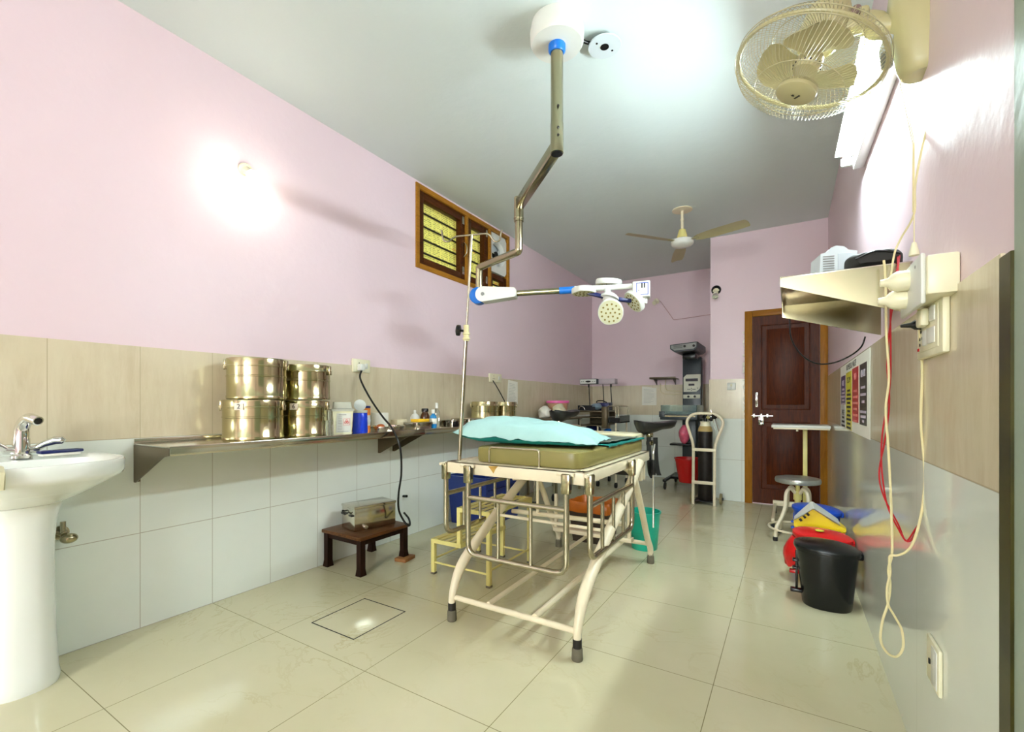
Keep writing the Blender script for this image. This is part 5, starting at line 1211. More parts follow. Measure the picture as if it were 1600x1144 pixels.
# ------------------------------------------------------------------ pedal bins along the right wall
def bin_body(c, h, rx, ry, taper=0.8, n=40):
    b_ = NB(); rings = []
    def rg_(s, z): return [V((c[0] + rx * s * math.copysign(abs(math.cos(a)) ** 0.85, math.cos(a)), c[1] + ry * s * math.copysign(abs(math.sin(a)) ** 0.85, math.sin(a)), z)) for a in [2 * PI * k / n for k in range(n)]]
    for s, f in ((taper * 0.97, 0), (taper, 0.02), (taper + (1 - taper) * 0.5, 0.5), (1, 0.96), (1.03, 0.965), (1.03, 1.0), (0.97, 1.0), (0.94, 0.9), (taper * 0.9, 0.05)): rings.append(rg_(s, h * f))
    loft(b_, rings); return b_, rg_
def pedal_bin(label, c, mat_, h=0.27, rx=0.132, ry=0.118, lidkind='dome', lidmat=None, pedal=True):
    t = thing('pedal_bin', label, 'bin', (c[0], c[1], 0), 'colour-coded waste bins')
    bm, rg_ = bin_body(c, h, rx, ry); obj('bin_body', bm, mat_, t)
    if lidkind == 'dome':
        bm = NB(); rings = [rg_(1.07, h - 0.008), rg_(1.09, h), rg_(1.07, h + 0.012)]
        for s, z in ((0.97, 0.02), (0.7, 0.03), (0.35, 0.035), (0.05, 0.036)): rings.append(rg_(s, h + z))
        for r_ in rings:
            for p in r_: p.z += 0.05 * (c[0] - p.x)
        loft(bm, rings); l = obj('lid', bm, lidmat or mat_, t)
        bm = NB(); b2(bm, (c[0] + rx * 0.9, c[1] - 0.035, h - 0.03), (c[0] + rx * 1.13, c[1] + 0.035, h + 0.004), 0.008); obj('lid_hinge', bm, lidmat or mat_, l)
    if pedal:
        bm = NB(); b2(bm, (c[0] - rx - 0.025, c[1] - 0.03, 0.045), (c[0] - rx * 0.7, c[1] + 0.005, 0.062), 0.004); obj('pedal', bm, mat_, t)
        bm = NB(); b2(bm, (c[0] - rx * 1.02, c[1] - 0.012, 0.06), (c[0] - rx * 0.93, c[1] + 0.012, h - 0.03), 0.004)
        for z in (0.16, 0.2): b2(bm, (c[0] - rx * 1.12, c[1] - 0.02, z), (c[0] - rx * 0.92, c[1] + 0.02, z + 0.012), 0.004)
        obj('lift_rod', bm, mat_, t)
    return t, rg_
pedal_bin('black pedal bin with flat lid, nearest of the row by the right wall', (0.162, 2.80), BLACK_PL, 0.285)
tr_, rg_ = pedal_bin('red lidded bin with a red bag hanging out, behind the black bin', (0.158, 3.105), RED_PL, 0.27)
bm = NB(); n = 60; rings = []
for f in (0, 0.25, 0.5, 0.75, 1.0):
    ring_ = []
    for k in range(n):
        a = 2 * PI * k / n; left = max(0, -math.cos(a)) ** 1.2; ln = 0.03 + 0.19 * left * (0.8 + 0.3 * noise.noise(V((a * 2, 1, 3))))
        rr = 1.09 + (0.12 + 0.22 * left) * math.sin(f * 2.2) * (1 + 0.18 * noise.noise(V((a * 4, f * 2, 7))))
        ring_.append(V((min(0.158 + 0.132 * rr * math.cos(a), XR - 0.012), 3.105 + 0.118 * (1 + (rr - 1) * 0.6) * math.sin(a), 0.258 - ln * f)))
    rings.append(ring_)
inner = [[V((0.158 + (p.x - 0.158) * 0.985, 3.105 + (p.y - 3.105) * 0.985, p.z + 0.0005)) for p in r_] for r_ in rings[::-1]]
loft(bm, rings + inner, closed=True); obj('bin_bag', bm, REDBAG, tr_, 'glossy red bag hanging out on the left', 50)
bm = NB(); prism(bm, [V((0.145 + 0.022 * math.cos(a), 3.06 + 0.022 * math.sin(a), 0.311)) for a in [2 * PI * k / 10 for k in range(10)]], (0, 0, 0.003)); obj('hazard_sticker', bm, pm('yellow sticker', (200, 190, 60), 0.4), tr_)
ty_, rg_ = pedal_bin('yellow bin with a peaked white swing lid, third in the row by the right wall', (0.160, 3.41), YEL_PL, 0.255, lidkind=None, pedal=False)
def swing(x): return 0.262 + 0.115 * max(0, 1 - abs(x + 0.035) / (0.115 if x < -0.035 else 0.17))
bm = NB(); top = []; prof = [(-0.135 + 0.27 * k / 24) for k in range(25)]
for s in (-1, 1): top.append([V((0.160 + x, 3.41 + s * 0.10 * math.sqrt(max(0.02, 1 - (x / 0.137) ** 2)), swing(x) + 0.004)) for x in prof] + [V((0.160 + x, 3.41 + s * 0.104 * math.sqrt(max(0.02, 1 - (x / 0.137) ** 2)), 0.254)) for x in prof[::-1]])
loft(bm, top); sl = obj('lid_frame', bm, YEL_PL, ty_)
bm = NB()
lo_ = [(-0.125, 0.02), (-0.035, 0.02), (0.055, 0.02), (0.10, 0.02)]
top = []
for s in (-1, 1):
    xs = [-0.132, -0.11, -0.08, -0.055, -0.04, -0.03, -0.015, 0.02, 0.06, 0.1]
    top.append([V((0.160 + x, 3.41 + s * (0.112 * math.sqrt(max(0.05, 1 - (x / 0.14) ** 2))) - (0.035 if s < 0 else 0) * max(0, 1 - abs(x + 0.07) / 0.075), swing(x) + 0.014)) for x in xs] + [V((0.160 + x, 3.41 + s * 0.10 * math.sqrt(max(0.05, 1 - (x / 0.14) ** 2)), swing(x) + 0.003)) for x in xs[::-1]])
loft(bm, top); wl_ = obj('swing_lid', bm, WHITE_PL, ty_, 'white swing lid')
bm = NB(); m0 = V((0.160 - 0.082, 3.41 - 0.105, 0.0)); 
sv = V((0.09, 0, 0.09)).normalized()
for k, (dx, w_) in enumerate(((-0.018, 0.014), (0.002, 0.012), (0.02, 0.014))):
    q = V((0.160 - 0.082 + dx, 3.41 - 0.11, swing(-0.082 + dx) - 0.004)); bx(bm, q, (w_, 0.006, 0.018), Matrix.Rotation(-0.7, 3, "Y"), 0.002)
obj('lid_sticker', bm, INK, wl_, 'small dark printed mark')
pedal_bin('blue bin with flat lid, farthest of the row by the right wall', (0.158, 3.70), BLUEBIN, 0.30, lidmat=BLUEBIN)

# ------------------------------------------------------------------ revolving stool and instrument stand by the door
rs = thing('round_stool', 'steel-topped revolving stool with four curved cream legs in front of the door', 'stool', (0.055, 4.03, 0))
S0 = V((0.055, 4.03, 0))
bm = NB(); lathe(bm, [(0.13, 0.425), (0.146, 0.43), (0.15, 0.445), (0.146, 0.462), (0.12, 0.468), (0.001, 0.468)], S0, 44); obj('seat', bm, CLEANER, rs)
bm = NB(); lathe(bm, [(0.02, 0.20), (0.02, 0.33), (0.014, 0.33), (0.014, 0.426)], S0, 20); lathe(bm, [(0.028, 0.30), (0.028, 0.36)], S0, 20); obj('screw_column', bm, YEL_MET, rs)
for k in range(4):
    a = -2.45 + PI / 2 * k; d = V((math.cos(a), math.sin(a), 0)); bm = NB()
    pts = spline([S0 + d * 0.02 + V((0, 0, 0.35)), S0 + d * 0.06 + V((0, 0, 0.385)), S0 + d * 0.095 + V((0, 0, 0.35)), S0 + d * 0.105 + V((0, 0, 0.25)), S0 + d * 0.135 + V((0, 0, 0.17)), S0 + d * 0.175 + V((0, 0, 0.10)), S0 + d * 0.185 + V((0, 0, 0.02))], 6)
    tb(bm, pts, 0.0125, 12); lg = obj('leg', bm, CREAM_MET, rs)
    bm = NB(); lathe(bm, [(0.015, 0), (0.0155, 0.02), (0.013, 0.03)], S0 + d * 0.185, 16); obj('rubber_foot', bm, RUBBER, lg)
bm = NB(); tb(bm, [S0 + V((0.19 * math.cos(a), 0.19 * math.sin(a), 0.085)) for a in [2 * PI * k / 48 for k in range(48)]], 0.0085, 8, closed=True); obj('foot_ring', bm, CREAM_MET, rs)
ms = thing('instrument_stand', 'white-topped instrument stand on castors in front of the dark door', 'stand', (0.10, 4.6, 0))
bm = NB(); b2(bm, (-0.135, 4.66, 0.808), (0.300, 5.02, 0.832), 0.004); obj('tray_top', bm, WHITE_PL, ms)
bm = NB(); b2(bm, (-0.12, 4.65, 0.796), (0.295, 4.68, 0.808), 0.002); cyl(bm, (0.06, 4.665, 0.78), (0.06, 4.665, 0.80), 0.008); obj('tray_bracket', bm, CREAM_MET, ms)
bm = NB(); b2(bm, (0.105, 4.85, 0.10), (0.14, 4.885, 0.808), 0.004); obj('post', bm, YEL_MET, ms)
bm = NB(); b2(bm, (-0.13, 4.90, 0.07), (0.285, 4.94, 0.115), 0.004); b2(bm, (0.105, 4.87, 0.08), (0.14, 4.92, 0.11), 0.003); obj('base_bar', bm, CREAM_MET, ms)
for x in (-0.112, 0.262):
    bm = NB(); b2(bm, (x - 0.012, 4.22, 0.07), (x + 0.012, 4.92, 0.095), 0.004); obj('side_foot', bm, CREAM_MET, ms)
for x in (-0.112, 0.262):
    for y in (4.26, 4.9):
        bm = NB(); cyl(bm, (x - 0.012, y, 0.03), (x + 0.012, y, 0.03), 0.03); cyl(bm, (x, y, 0.05), (x, y, 0.075), 0.008); obj('castor', bm, RUBBER, ms)

# ------------------------------------------------------------------ oxygen cylinder on its trolley
og = thing('cylinder_trolley', 'cream tubular trolley with a flared top loop beside the pink wall corner', 'trolley', (-0.735, 4.93, 0))
oy = 4.93
def fl(x, z): return V((-0.735 + x, oy + 0.05 * (z - 0.5), z))
bm = NB(); tb(bm, fillet([fl(-0.1, 0.0), fl(-0.1, 0.60), fl(-0.175, 0.84), fl(-0.12, 0.915), fl(0.0, 0.925), fl(0.12, 0.915), fl(0.185, 0.84), fl(0.1, 0.60), fl(0.1, 0.0)], 0.06, 8), 0.0145, 14); obj('loop_frame', bm, CREAM_MET, og)
for z in (0.555, 0.225):
    bm = NB(); bx(bm, fl(0, z) + V((0, -0.012, 0)), (0.225, 0.012, 0.032), None, 0.003); obj('cross_strap', bm, CREAM_MET, og)
bm = NB(); b2(bm, (-0.83, oy - 0.02, 0.03), (-0.64, oy + 0.17, 0.036), 0.001); obj('foot_plate', bm, BLACK_PAINT, og)
bm = NB(); cyl(bm, (-0.86, oy + 0.10, 0.055), (-0.59, oy + 0.10, 0.055), 0.008); obj('axle', bm, TUBE_STEEL, og)
for x in (-0.875, -0.60):
    bm = NB(); cyl(bm, (x, oy + 0.10, 0.055), (x + 0.022, oy + 0.10, 0.055), 0.055, n=28); wh = obj('wheel', bm, pm('tan rubber wheel', (140, 128, 88), 0.6), og)
    bm = NB(); cyl(bm, (x - 0.004, oy + 0.10, 0.055), (x + 0.034, oy + 0.10, 0.055), 0.014); obj('wheel_hub', bm, BLACK_PAINT, wh)
oc = thing('oxygen_cylinder', 'scuffed black gas cylinder with cream shoulder standing in the cream trolley', 'gas cylinder', (-0.735, oy + 0.08, 0.037))
O0 = V((-0.735, oy + 0.085, 0.037))
bm = NB(); lathe(bm, [(0.066, 0), (0.070, 0.008), (0.070, 0.70)], O0, 36); obj('cylinder', bm, CYLBLK, oc)
bm = NB(); lathe(bm, [(0.070, 0.70), (0.069, 0.715), (0.06, 0.745), (0.04, 0.77), (0.024, 0.785), (0.022, 0.80)], O0, 36); obj('shoulder', bm, pm('tan painted shoulder', (176, 150, 92), 0.5, 0, 0.12, 20), oc)
bm = NB(); lathe(bm, [(0.055, 0.748), (0.046, 0.775), (0.046, 0.795), (0.052, 0.80), (0.03, 0.802)], O0, 24); obj('cloth_collar', bm, CREAM_PL, oc)
bm = NB(); cyl(bm, O0 + V((0, 0, 0.79)), O0 + V((0, 0, 0.87)), 0.017); cyl(bm, O0 + V((-0.03, 0, 0.85)), O0 + V((0.075, -0.03, 0.84)), 0.012); ball(bm, O0 + V((0.06, -0.03, 0.83)), 0.026); cyl(bm, O0 + V((0.085, -0.05, 0.855)), O0 + V((0.095, -0.075, 0.857)), 0.028); cyl(bm, O0 + V((-0.03, -0.02, 0.855)), O0 + V((-0.035, -0.05, 0.86)), 0.018); obj('regulator', bm, BLACK_PL, oc)
bm = NB(); cyl(bm, O0 + V((0.03, -0.045, 0.845)), O0 + V((0.034, -0.056, 0.846)), 0.017); cyl(bm, O0 + V((0.055, -0.02, 0.92)), O0 + V((0.075, -0.02, 0.86)), 0.008); obj('gauge', bm, CHROME, oc)
bm = NB(); cyl(bm, O0 + V((0.09, -0.05, 0.83)), O0 + V((0.125, -0.045, 0.70)), 0.017, 0.014); obj('humidifier_tube', bm, GLASS, oc)

# ------------------------------------------------------------------ infant warmer in the rear corner
iw = thing('infant_warmer', 'slate grey infant warmer column with control panel and clear cot in the rear alcove', 'infant warmer', (-1.04, 5.95, 0))
bm = NB(); b2(bm, (-1.150, 6.02, 0.10), (-0.925, 6.14, 1.60), 0.012); obj('column', bm, SLATE, iw)
bm = NB(); prism(bm, [(-1.20, 5.55, 1.715), (-0.90, 5.55, 1.735), (-0.90, 5.55, 1.67), (-0.935, 5.55, 1.64), (-1.15, 5.55, 1.625), (-1.20, 5.55, 1.665)], (0, 0.62, 0)); hd_ = obj('heater_hood', bm, SLATE, iw)
bm = NB(); prism(bm, [(-1.188, 5.547, 1.705), (-0.912, 5.547, 1.723), (-0.912, 5.547, 1.675), (-0.94, 5.547, 1.655), (-1.15, 5.547, 1.645), (-1.188, 5.547, 1.672)], (0, 0.006, 0)); obj('hood_panel', bm, pm('grey hood panel', (150, 154, 150), 0.4), hd_)
bm = NB()
for x in (-1.035, -0.935): cyl(bm, (x, 5.548, 1.688), (x, 5.535, 1.688), 0.014)
for k in range(4): bx(bm, (-1.11, 5.5465, 1.672 + 0.010 * k), (0.10, 0.002, 0.003))
obj('hood_knobs', bm, INK, hd_)
bm = NB(); b2(bm, (-1.10, 5.75, 1.56), (-0.95, 6.1, 1.625), 0.01); obj('hood_neck', bm, BLACK_PL, iw)
cp = [(-1.135, 1.17), (-0.985, 1.17), (-0.945, 1.205), (-0.935, 1.25), (-0.935, 1.385), (-1.10, 1.385), (-1.135, 1.35)]
bm = NB(); prism(bm, [(x, 6.008, z) for x, z in cp], (0, 0.014, 0)); pn = obj('control_panel', bm, PANEL, iw)
bm = NB(); b2(bm, (-1.11, 6.004, 1.30), (-0.965, 6.01, 1.335)); b2(bm, (-1.075, 6.004, 1.245), (-1.005, 6.01, 1.27)); obj('displays', bm, pm('dark display', (26, 30, 40), 0.15), pn)
bm = NB()
for x, z in ((-1.08, 1.2), (-1.06, 1.2), (-1.04, 1.213), (-1.04, 1.19), (-1.02, 1.2), (-1.0, 1.2), (-0.97, 1.215)): cyl(bm, (x, 6.009, z), (x, 6.004, z), 0.006, n=8)
obj('buttons', bm, INK, pn)
bm = NB(); b2(bm, (-1.14, 6.008, 1.085), (-0.94, 6.022, 1.135), 0.002); lp = obj('lower_panel', bm, PANEL, iw)
bm = NB()
for x in (-1.075, -1.0): cyl(bm, (x, 6.01, 1.11), (x, 5.99, 1.11), 0.014)
obj('knobs', bm, BLACK_PL, lp)
bm = NB(); b2(bm, (-1.32, 5.56, 0.83), (-0.90, 6.08, 0.895), 0.006); b2(bm, (-1.33, 5.555, 0.86), (-1.27, 5.60, 0.93), 0.004); obj('cot_base', bm, SLATE, iw)
bm = NB(); b2(bm, (-1.29, 5.60, 0.895), (-0.93, 6.02, 0.925), 0.008); obj('cot_mattress', bm, pm('teal grey pad', (96, 124, 128), 0.5), iw)
bm = NB(); b2(bm, (-1.31, 5.565, 0.895), (-0.905, 5.571, 1.005)); b2(bm, (-1.31, 5.571, 0.895), (-1.304, 6.04, 1.005)); b2(bm, (-0.911, 5.571, 0.895), (-0.905, 6.04, 1.005)); obj('acrylic_side', bm, ACRYL, iw)
bm = NB(); b2(bm, (-1.26, 5.556, 0.868), (-0.92, 5.562, 0.88)); obj('rail_strip', bm, BRUSHED, iw)
bm = NB(); b2(bm, (-1.12, 5.85, 0.10), (-0.96, 5.99, 0.83), 0.01); obj('pedestal', bm, SLATE, iw)
bm = NB(); b2(bm, (-1.24, 5.70, 0.515), (-0.98, 5.88, 0.54), 0.01); obj('side_tray', bm, BLACK_PL, iw)
for x in (-1.26, -0.84):
    bm = NB(); b2(bm, (x - 0.02, 5.52, 0.095), (x + 0.02, 6.2, 0.125), 0.006); obj('base_foot', bm, BLACK_PL, iw)
bm = NB(); b2(bm, (-1.26, 5.80, 0.095), (-0.84, 5.99, 0.125), 0.006); obj('base_bar', bm, BLACK_PL, iw)
for x in (-1.26, -0.84):
    for y in (5.56, 6.16):
        bm = NB(); tb(bm, [V((x, y + 0.034 * math.cos(a), 0.046 + 0.034 * math.sin(a))) for a in [2 * PI * k / 24 for k in range(24)]], 0.012, 8, closed=True); ca_ = obj('castor', bm, RUBBER, iw)
        bm = NB(); cyl(bm, (x - 0.014, y, 0.046), (x + 0.014, y, 0.046), 0.024); cyl(bm, (x, y, 0.05), (x, y, 0.1), 0.01); obj('castor_hub', bm, BRUSHED, ca_)
def bucket(label, c, z, h, r0, r1, mat_, rim=1.06, name='bucket', cat='bucket'):
    t = thing(name, label, cat, (c[0], c[1], z)); o = V((c[0], c[1], z))
    bm = NB(); lathe(bm, [(r0 * 0.97, 0), (r0, 0.006), (r1, h - 0.012), (r1 * rim, h - 0.010), (r1 * rim, h), (r1 * 0.97, h), (r0 * 0.96, 0.01)], o, 40); obj('bucket_body', bm, mat_, t); return t
rb = bucket('red plastic bucket resting on the infant warmer base', (-0.985, 5.48), 0.126, 0.275, 0.10, 0.145, RED_PL)
bm = NB(); ball(bm, (-1.07, 5.72, 0.655), 0.085, (0.75, 0.8, 1.35), n=14)
for v in bm.verts: v.co += V((1, 1, 0.6)) * 0.016 * noise.noise(v.co * 14)
single('polythene_bag', bm, PINKBAG, 'crumpled pink polythene bag on the infant warmer side tray', 'bag', (-1.07, 5.72, 0.541))
sm = thing('small_wall_shelf', 'narrow dark shelf on the rear wall beside the infant warmer column', 'shelf', (-1.44, YB, 1.35))
bm = NB(); b2(bm, (-1.615, YB - 0.24, 1.352), (-1.275, YB - 0.002, 1.362), 0.002); b2(bm, (-1.615, YB - 0.24, 1.352), (-1.275, YB - 0.234, 1.378), 0.001); obj('shelf_board', bm, BROWN_MET, sm)
bm = NB(); 
for x in (-1.57, -1.32): prism(bm, [(x, YB - 0.002, 1.352), (x, YB - 0.2, 1.352), (x, YB - 0.002, 1.27)], (0.004, 0, 0))
obj('bracket', bm, BROWN_MET, sm)
bm = NB(); tb(bm, spline([(-1.45, YB - 0.015, 1.36), (-1.45, YB - 0.018, 1.25), (-1.40, YB - 0.018, 1.20), (-1.10, YB - 0.02, 1.19)]), 0.004, 6); tb(bm, spline([(-1.52, YB - 0.015, 1.30), (-1.50, YB - 0.018, 1.17), (-1.30, YB - 0.018, 1.15), (-1.10, YB - 0.02, 1.17)]), 0.004, 6); single('wall_wires', bm, CORD_CRM, 'thin pale wires looping on the rear wall tiles under the narrow dark shelf', 'wire', (-1.3, YB - 0.017, 1.15))

# ------------------------------------------------------------------ trolley, table and clutter in the rear left corner
it = thing('infant_trolley', 'brown metal baby trolley with wire-railed side tray in the rear left corner', 'trolley', (-2.1, 5.5, 0))
bm = NB()
for z in (0.745, 0.845): b2(bm, (-2.30, 5.32, z), (-1.95, 5.80, z + 0.012), 0.002)
b2(bm, (-2.30, 5.32, 0.915), (-1.95, 5.80, 0.935), 0.003); b2(bm, (-2.30, 5.79, 0.745), (-1.95, 5.80, 0.935)); obj('shelf_unit', bm, BROWN_MET, it)
bm = NB(); b2(bm, (-1.955, 5.30, 0.72), (-1.89, 5.40, 0.985), 0.006); obj('side_panel', bm, BROWN_MET, it)
bm = NB(); b2(bm, (-1.89, 5.36, 0.785), (-1.745, 5.76, 0.80), 0.002); b2(bm, (-1.89, 5.36, 0.785), (-1.745, 5.366, 0.85)); b2(bm, (-1.751, 5.36, 0.785), (-1.745, 5.76, 0.875)); obj('side_tray', bm, BLACK_PL, it)
bm = NB(); tb(bm, fillet([(-1.90, 5.37, 0.99), (-1.765, 5.37, 0.99), (-1.765, 5.37, 0.85)], 0.02), 0.006); tb(bm, fillet([(-1.90, 5.75, 0.99), (-1.765, 5.75, 0.99), (-1.765, 5.75, 0.85)], 0.02), 0.006); tb(bm, [(-1.765, 5.39, 0.985), (-1.765, 5.73, 0.985)], 0.006); tb(bm, [(-1.80, 5.37, 0.99), (-1.80, 5.37, 0.86)], 0.005); obj('wire_rail', bm, TUBE_STEEL, it)
for x in (-2.28, -2.02, -1.79):
    for y in (5.35, 5.77):
        bm = NB(); cyl(bm, (x, y, 0.06), (x, y, 0.785 if x > -1.9 else 0.745), 0.011); lg = obj('leg', bm, CREAM_MET, it)
        bm = NB(); cyl(bm, (x - 0.012, y, 0.033), (x + 0.012, y, 0.033), 0.033); cyl(bm, (x, y, 0.045), (x, y, 0.065), 0.008); obj('castor', bm, RUBBER, lg)
bm = NB(); b2(bm, (-2.29, 5.34, 0.40), (-1.78, 5.78, 0.41), 0.002); b2(bm, (-2.29, 5.34, 0.60), (-1.78, 5.78, 0.606), 0.002); obj('lower_shelf', bm, CREAM_MET, it)
def bundle(label, c, s, mat_, name='linen_bundle', cat='bundle', seed=0):
    bm = NB(); ball(bm, c, 1, s, n=12)
    for v in bm.verts:
        v.co += V((1, 1, 1)) * 0.3 * min(s) * noise.noise((v.co + V((seed, 0, 0))) * 16); v.co.z = max(v.co.z, c[2] - s[2] * 0.8)
    z0 = min(v.co.z for v in bm.verts); return single(name, bm, mat_, label, cat, (c[0], c[1], z0))
bundle('dark navy bundle of cloth on the baby trolley shelf, left part', (-2.15, 5.5, 0.672), (0.11, 0.13, 0.075), NAVY, seed=1)
bundle('bright blue polythene bundle on the baby trolley, right of the navy bundle', (-1.93, 5.45, 0.655), (0.055, 0.07, 0.06), BLUE_PL, seed=2)
bundle('grey and white crumpled linen on the baby trolley, rightmost on its upper shelf', (-1.84, 5.5, 0.64), (0.055, 0.10, 0.05), pm('grey linen', (150, 146, 142), 0.8, 0, 0.4, 22), seed=3)
bundle('striped grey linen on the lowest shelf of the baby trolley', (-1.88, 5.5, 0.46), (0.085, 0.12, 0.065), pm('brown grey linen', (130, 118, 110), 0.8, 0, 0.45, 24), seed=4)
bundle('navy cloth on the lowest shelf of the baby trolley', (-2.12, 5.52, 0.48), (0.13, 0.14, 0.085), NAVY, seed=5)
gt = thing('resuscitation_tray', 'grey blue plastic tray of instruments on top of the baby trolley', 'tray', (-2.20, 5.5, 0.936))
bm = NB(); b2(bm, (-2.29, 5.36, 0.937), (-2.06, 5.60, 0.945), 0.003); b2(bm, (-2.29, 5.36, 0.937), (-2.06, 5.366, 1.0)); b2(bm, (-2.29, 5.36, 0.937), (-2.284, 5.6, 1.0)); obj('tray_body', bm, pm('black tray', (30, 32, 36), 0.3), gt)
bm = NB(); tb(bm, spline([(-2.27, 5.355, 0.95), (-2.25, 5.352, 0.985), (-2.21, 5.352, 0.975), (-2.19, 5.354, 0.945)]), 0.008); ball(bm, (-2.13, 5.40, 0.965), 0.022); obj('steel_tools', bm, CHROME, gt)
bm = NB(); ball(bm, (-2.08, 5.45, 0.982), 1, (0.075, 0.10, 0.04), n=10)
for v in bm.verts: v.co += V((1, 1, 1)) * 0.012 * noise.noise(v.co * 20)
single('folded_mask', bm, pm('grey blue rubber', (130, 150, 164), 0.4), 'grey blue folded rubber mask on top of the baby trolley', 'mask', (-2.08, 5.45, 0.942))
nb_ = thing('navy_box', 'navy box with a looped strap on top of the baby trolley', 'box', (-2.07, 5.66, 0.936))
bm = NB(); b2(bm, (-2.13, 5.60, 0.937), (-1.965, 5.74, 1.035), 0.006); obj('box', bm, NAVY, nb_)
bm = NB(); tb(bm, spline([(-2.14, 5.62, 1.035), (-2.12, 5.60, 1.055), (-2.05, 5.595, 1.058), (-1.99, 5.60, 1.037)]), 0.007); obj('strap', bm, BLACK_PL, nb_)
for k, (x, y, m_, lb) in enumerate(((-2.235, 5.62, WHITE_PL, 'white flat phototherapy head with dark vents on a thin rod, left one in the corner'), (-2.02, 5.70, pm('lilac grey panel', (176, 164, 172), 0.4), 'lilac grey flat phototherapy head on two thin rods, right one in the corner'))):
    t = thing('phototherapy_lamp', lb, 'lamp', (x, y, 0.936 if k == 0 else 0.936), 'phototherapy lamps')
    bm = NB(); b2(bm, (x - 0.118, y - 0.05, 1.275), (x + 0.115, y + 0.06, 1.345), 0.004); h_ = obj('lamp_head', bm, SLATE if k == 0 else m_, t)
    bm = NB(); b2(bm, (x - 0.112, y - 0.053, 1.282), (x + 0.109, y - 0.049, 1.338), 0.001); f_ = obj('front_face', bm, m_, h_)
    if k == 0:
        bm = NB(); ball(bm, (x, y - 0.053, 1.31), 1, (0.038, 0.003, 0.013), n=8)
        for dx in (-0.09, -0.065, 0.06, 0.09): bx(bm, (x + dx, y - 0.054, 1.308), (0.016, 0.003, 0.006))
        obj('vents', bm, INK, f_)
    bm = NB()
    for dx in ((0.0,) if k == 0 else (-0.05, 0.055)):
        cyl(bm, (x + dx, y + 0.02, 0.937), (x + dx - 0.02, y + 0.02, 1.28), 0.006, n=10)
    cyl(bm, (x + (0.04 if k else -0.02), y + 0.02, 1.235), (x + (0.04 if k else -0.02), y + 0.02, 1.28), 0.011); obj('stand_rod', bm, RUBBER, t)
tt = thing('side_table', 'small brown topped table in the rear left corner holding a pink-lidded bucket', 'table', (-2.32, 4.72, 0))
bm = NB(); b2(bm, (-2.515, 4.40, 0.84), (-2.12, 5.10, 0.86), 0.003); obj('table_top', bm, BROWN_MET, tt)
for x in (-2.49, -2.145):
    for y in (4.43, 5.07): obj('leg', b2(NB(), (x - 0.012, y - 0.012, 0), (x + 0.012, y + 0.012, 0.84), 0.001), TUBE_STEEL, tt)
obj('lower_shelf', b2(NB(), (-2.505, 4.42, 0.60), (-2.13, 5.08, 0.61), 0.001), BROWN_MET, tt)
pk_ = thing('lidded_bucket', 'cream bucket with a bright pink lid on the small brown table', 'bucket', (-2.365, 4.93, 0.861))
bm = NB(); lathe(bm, [(0.10, 0), (0.105, 0.006), (0.125, 0.17)], (-2.365, 4.93, 0.861), 36); obj('bucket_body', bm, pm('peach bucket', (196, 150, 120), 0.4), pk_)
bm = NB(); lathe(bm, [(0.128, 0.165), (0.138, 0.17), (0.138, 0.19), (0.13, 0.196), (0.001, 0.198)], (-2.365, 4.93, 0.861), 40); obj('lid', bm, PINK_PL, pk_)
bundle('crumpled cream paper bag in front of the pink-lidded bucket', (-2.26, 4.74, 0.93), (0.085, 0.075, 0.085), CARD, 'paper_bag', 'bag', 7)
bundle('crumpled white polythene bag left of the cream paper bag', (-2.37, 4.60, 0.92), (0.08, 0.07, 0.07), pm('white polythene', (226, 222, 208), 0.4, 0, 0.1, 20, bump=0.5), 'polythene_bag', 'bag', 9)
bundle('bright blue packet on the lower shelf of the small brown table', (-2.22, 4.75, 0.67), (0.08, 0.2, 0.065), BLUE_PL, 'blue_packet', 'packet', 11)
st_ = thing('steel_trolley', 'low steel trolley with a curved tube handle behind the operating table', 'trolley', (-1.98, 4.05, 0))
for z in (0.30, 0.78): obj('shelf', b2(NB(), (-2.12, 3.85, z - 0.012), (-1.74, 4.30, z), 0.003), STEEL, st_)
bm = NB(); tb(bm, fillet([(-2.10, 3.86, 0.06), (-2.10, 3.86, 0.80), (-1.77, 3.86, 0.80), (-1.76, 3.86, 0.06)], 0.08, 8), 0.0105); obj('near_frame', bm, TUBE_STEEL, st_)
bm = NB(); tb(bm, fillet([(-2.115, 3.86, 0.60), (-2.115, 3.86, 0.84), (-2.045, 3.86, 0.84), (-2.02, 3.86, 0.78), (-2.02, 3.86, 0.60)], 0.035, 8), 0.0095); obj('curved_handle', bm, CHROME, st_)
bm = NB(); tb(bm, fillet([(-2.10, 4.29, 0.06), (-2.10, 4.29, 0.80), (-1.77, 4.29, 0.80), (-1.76, 4.29, 0.06)], 0.08, 8), 0.0105); obj('far_frame', bm, TUBE_STEEL, st_)
for x in (-2.10, -1.76):
    for y in (3.86, 4.29):
        bm = NB(); cyl(bm, (x - 0.013, y, 0.038), (x + 0.013, y, 0.038), 0.038); cyl(bm, (x, y, 0.05), (x, y, 0.075), 0.01); obj('castor', bm, RUBBER, st_)
mc = thing('suction_machine', 'black suction machine on the lower shelf of the steel trolley, seen beneath the table', 'machine', (-1.95, 4.02, 0.301))
bm = NB(); b2(bm, (-2.09, 3.89, 0.301), (-1.82, 4.2, 0.52), 0.012); obj('case', bm, BLACK_PL, mc)
bm = NB(); lathe(bm, [(0.05, 0), (0.052, 0.12), (0.045, 0.13)], (-1.95, 4.0, 0.52), 24); obj('jar', bm, FROST, mc)
bm = NB(); b2(bm, (-1.815, 3.92, 0.301), (-1.755, 4.0, 0.40), 0.01); single('blue_box', bm, BLUE_PL, 'small bright blue box on the steel trolley, above the brown waste bin', 'box')
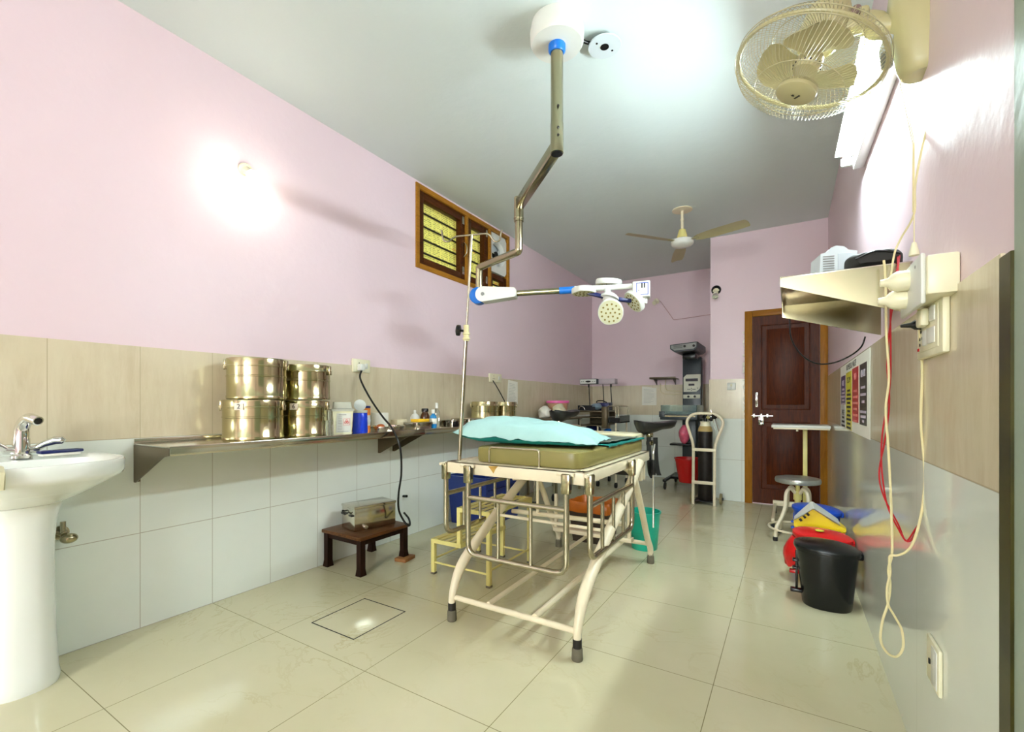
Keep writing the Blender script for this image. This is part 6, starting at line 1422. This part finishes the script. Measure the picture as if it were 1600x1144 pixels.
cr = thing('blue_crate', 'dark blue plastic crate under the far wall shelf, seen through the table rails', 'crate', (-2.30, 3.30, 0))
bm = NB(); c = (-2.30, 3.32)
def rr(s, z, a=0.2, b_=0.28): return [V((c[0] + x * a * s, c[1] + y * b_ * s, z)) for x, y in ((-1, -1), (1, -1), (1, 1), (-1, 1))]
loft(bm, [rr(0.9, 0), rr(1, 0.39), rr(1.05, 0.392), rr(1.05, 0.41), rr(0.97, 0.41), rr(0.88, 0.01)]); obj('crate_body', bm, pm('deep blue plastic', (18, 40, 108), 0.35), cr)
bm = NB(); 
for z in (0.1, 0.2, 0.3): b2(bm, (c[0] + 0.185, c[1] - 0.25, z), (c[0] + 0.205, c[1] + 0.25, z + 0.012), 0.003)
obj('ribs', bm, NAVY, cr)
bb_ = thing('waste_bin', 'dark brown square waste bin lined with an orange bag under the table', 'bin', (-1.25, 3.24, 0))
c = (-1.25, 3.24)
bm = NB(); loft(bm, [rr(0.82, 0.0, 0.155, 0.13), rr(1.0, 0.275, 0.155, 0.13), rr(0.97, 0.275, 0.155, 0.13), rr(0.78, 0.01, 0.155, 0.13)]); obj('bin_body', bm, DARKBR, bb_)
bm = NB(); n = 48; rings = []
for z, s, rg2 in ((0.225, 1.06, 0.5), (0.25, 1.07, 0.3), (0.285, 1.05, 0.2), (0.30, 0.98, 0.4), (0.27, 0.93, 0.4), (0.15, 0.86, 0.3)):
    ring_ = []
    for k in range(n):
        a = 2 * PI * (k + .5) / n; m_ = max(abs(math.cos(a)), abs(math.sin(a))); ring_.append(V((c[0] + 0.155 * s * math.cos(a) / m_, c[1] + 0.13 * s * math.sin(a) / m_, z + 0.03 * rg2 * noise.noise(V((math.cos(a) * 2.5, math.sin(a) * 2.5, 2))))))
    rings.append(ring_)
loft(bm, rings, cap0=False); obj('bin_liner', bm, ORANGE_BAG, bb_)
bucket('turquoise plastic bucket on the floor beside the far table leg', (-0.875, 3.235), 0.0, 0.265, 0.088, 0.108, TEAL_PL)
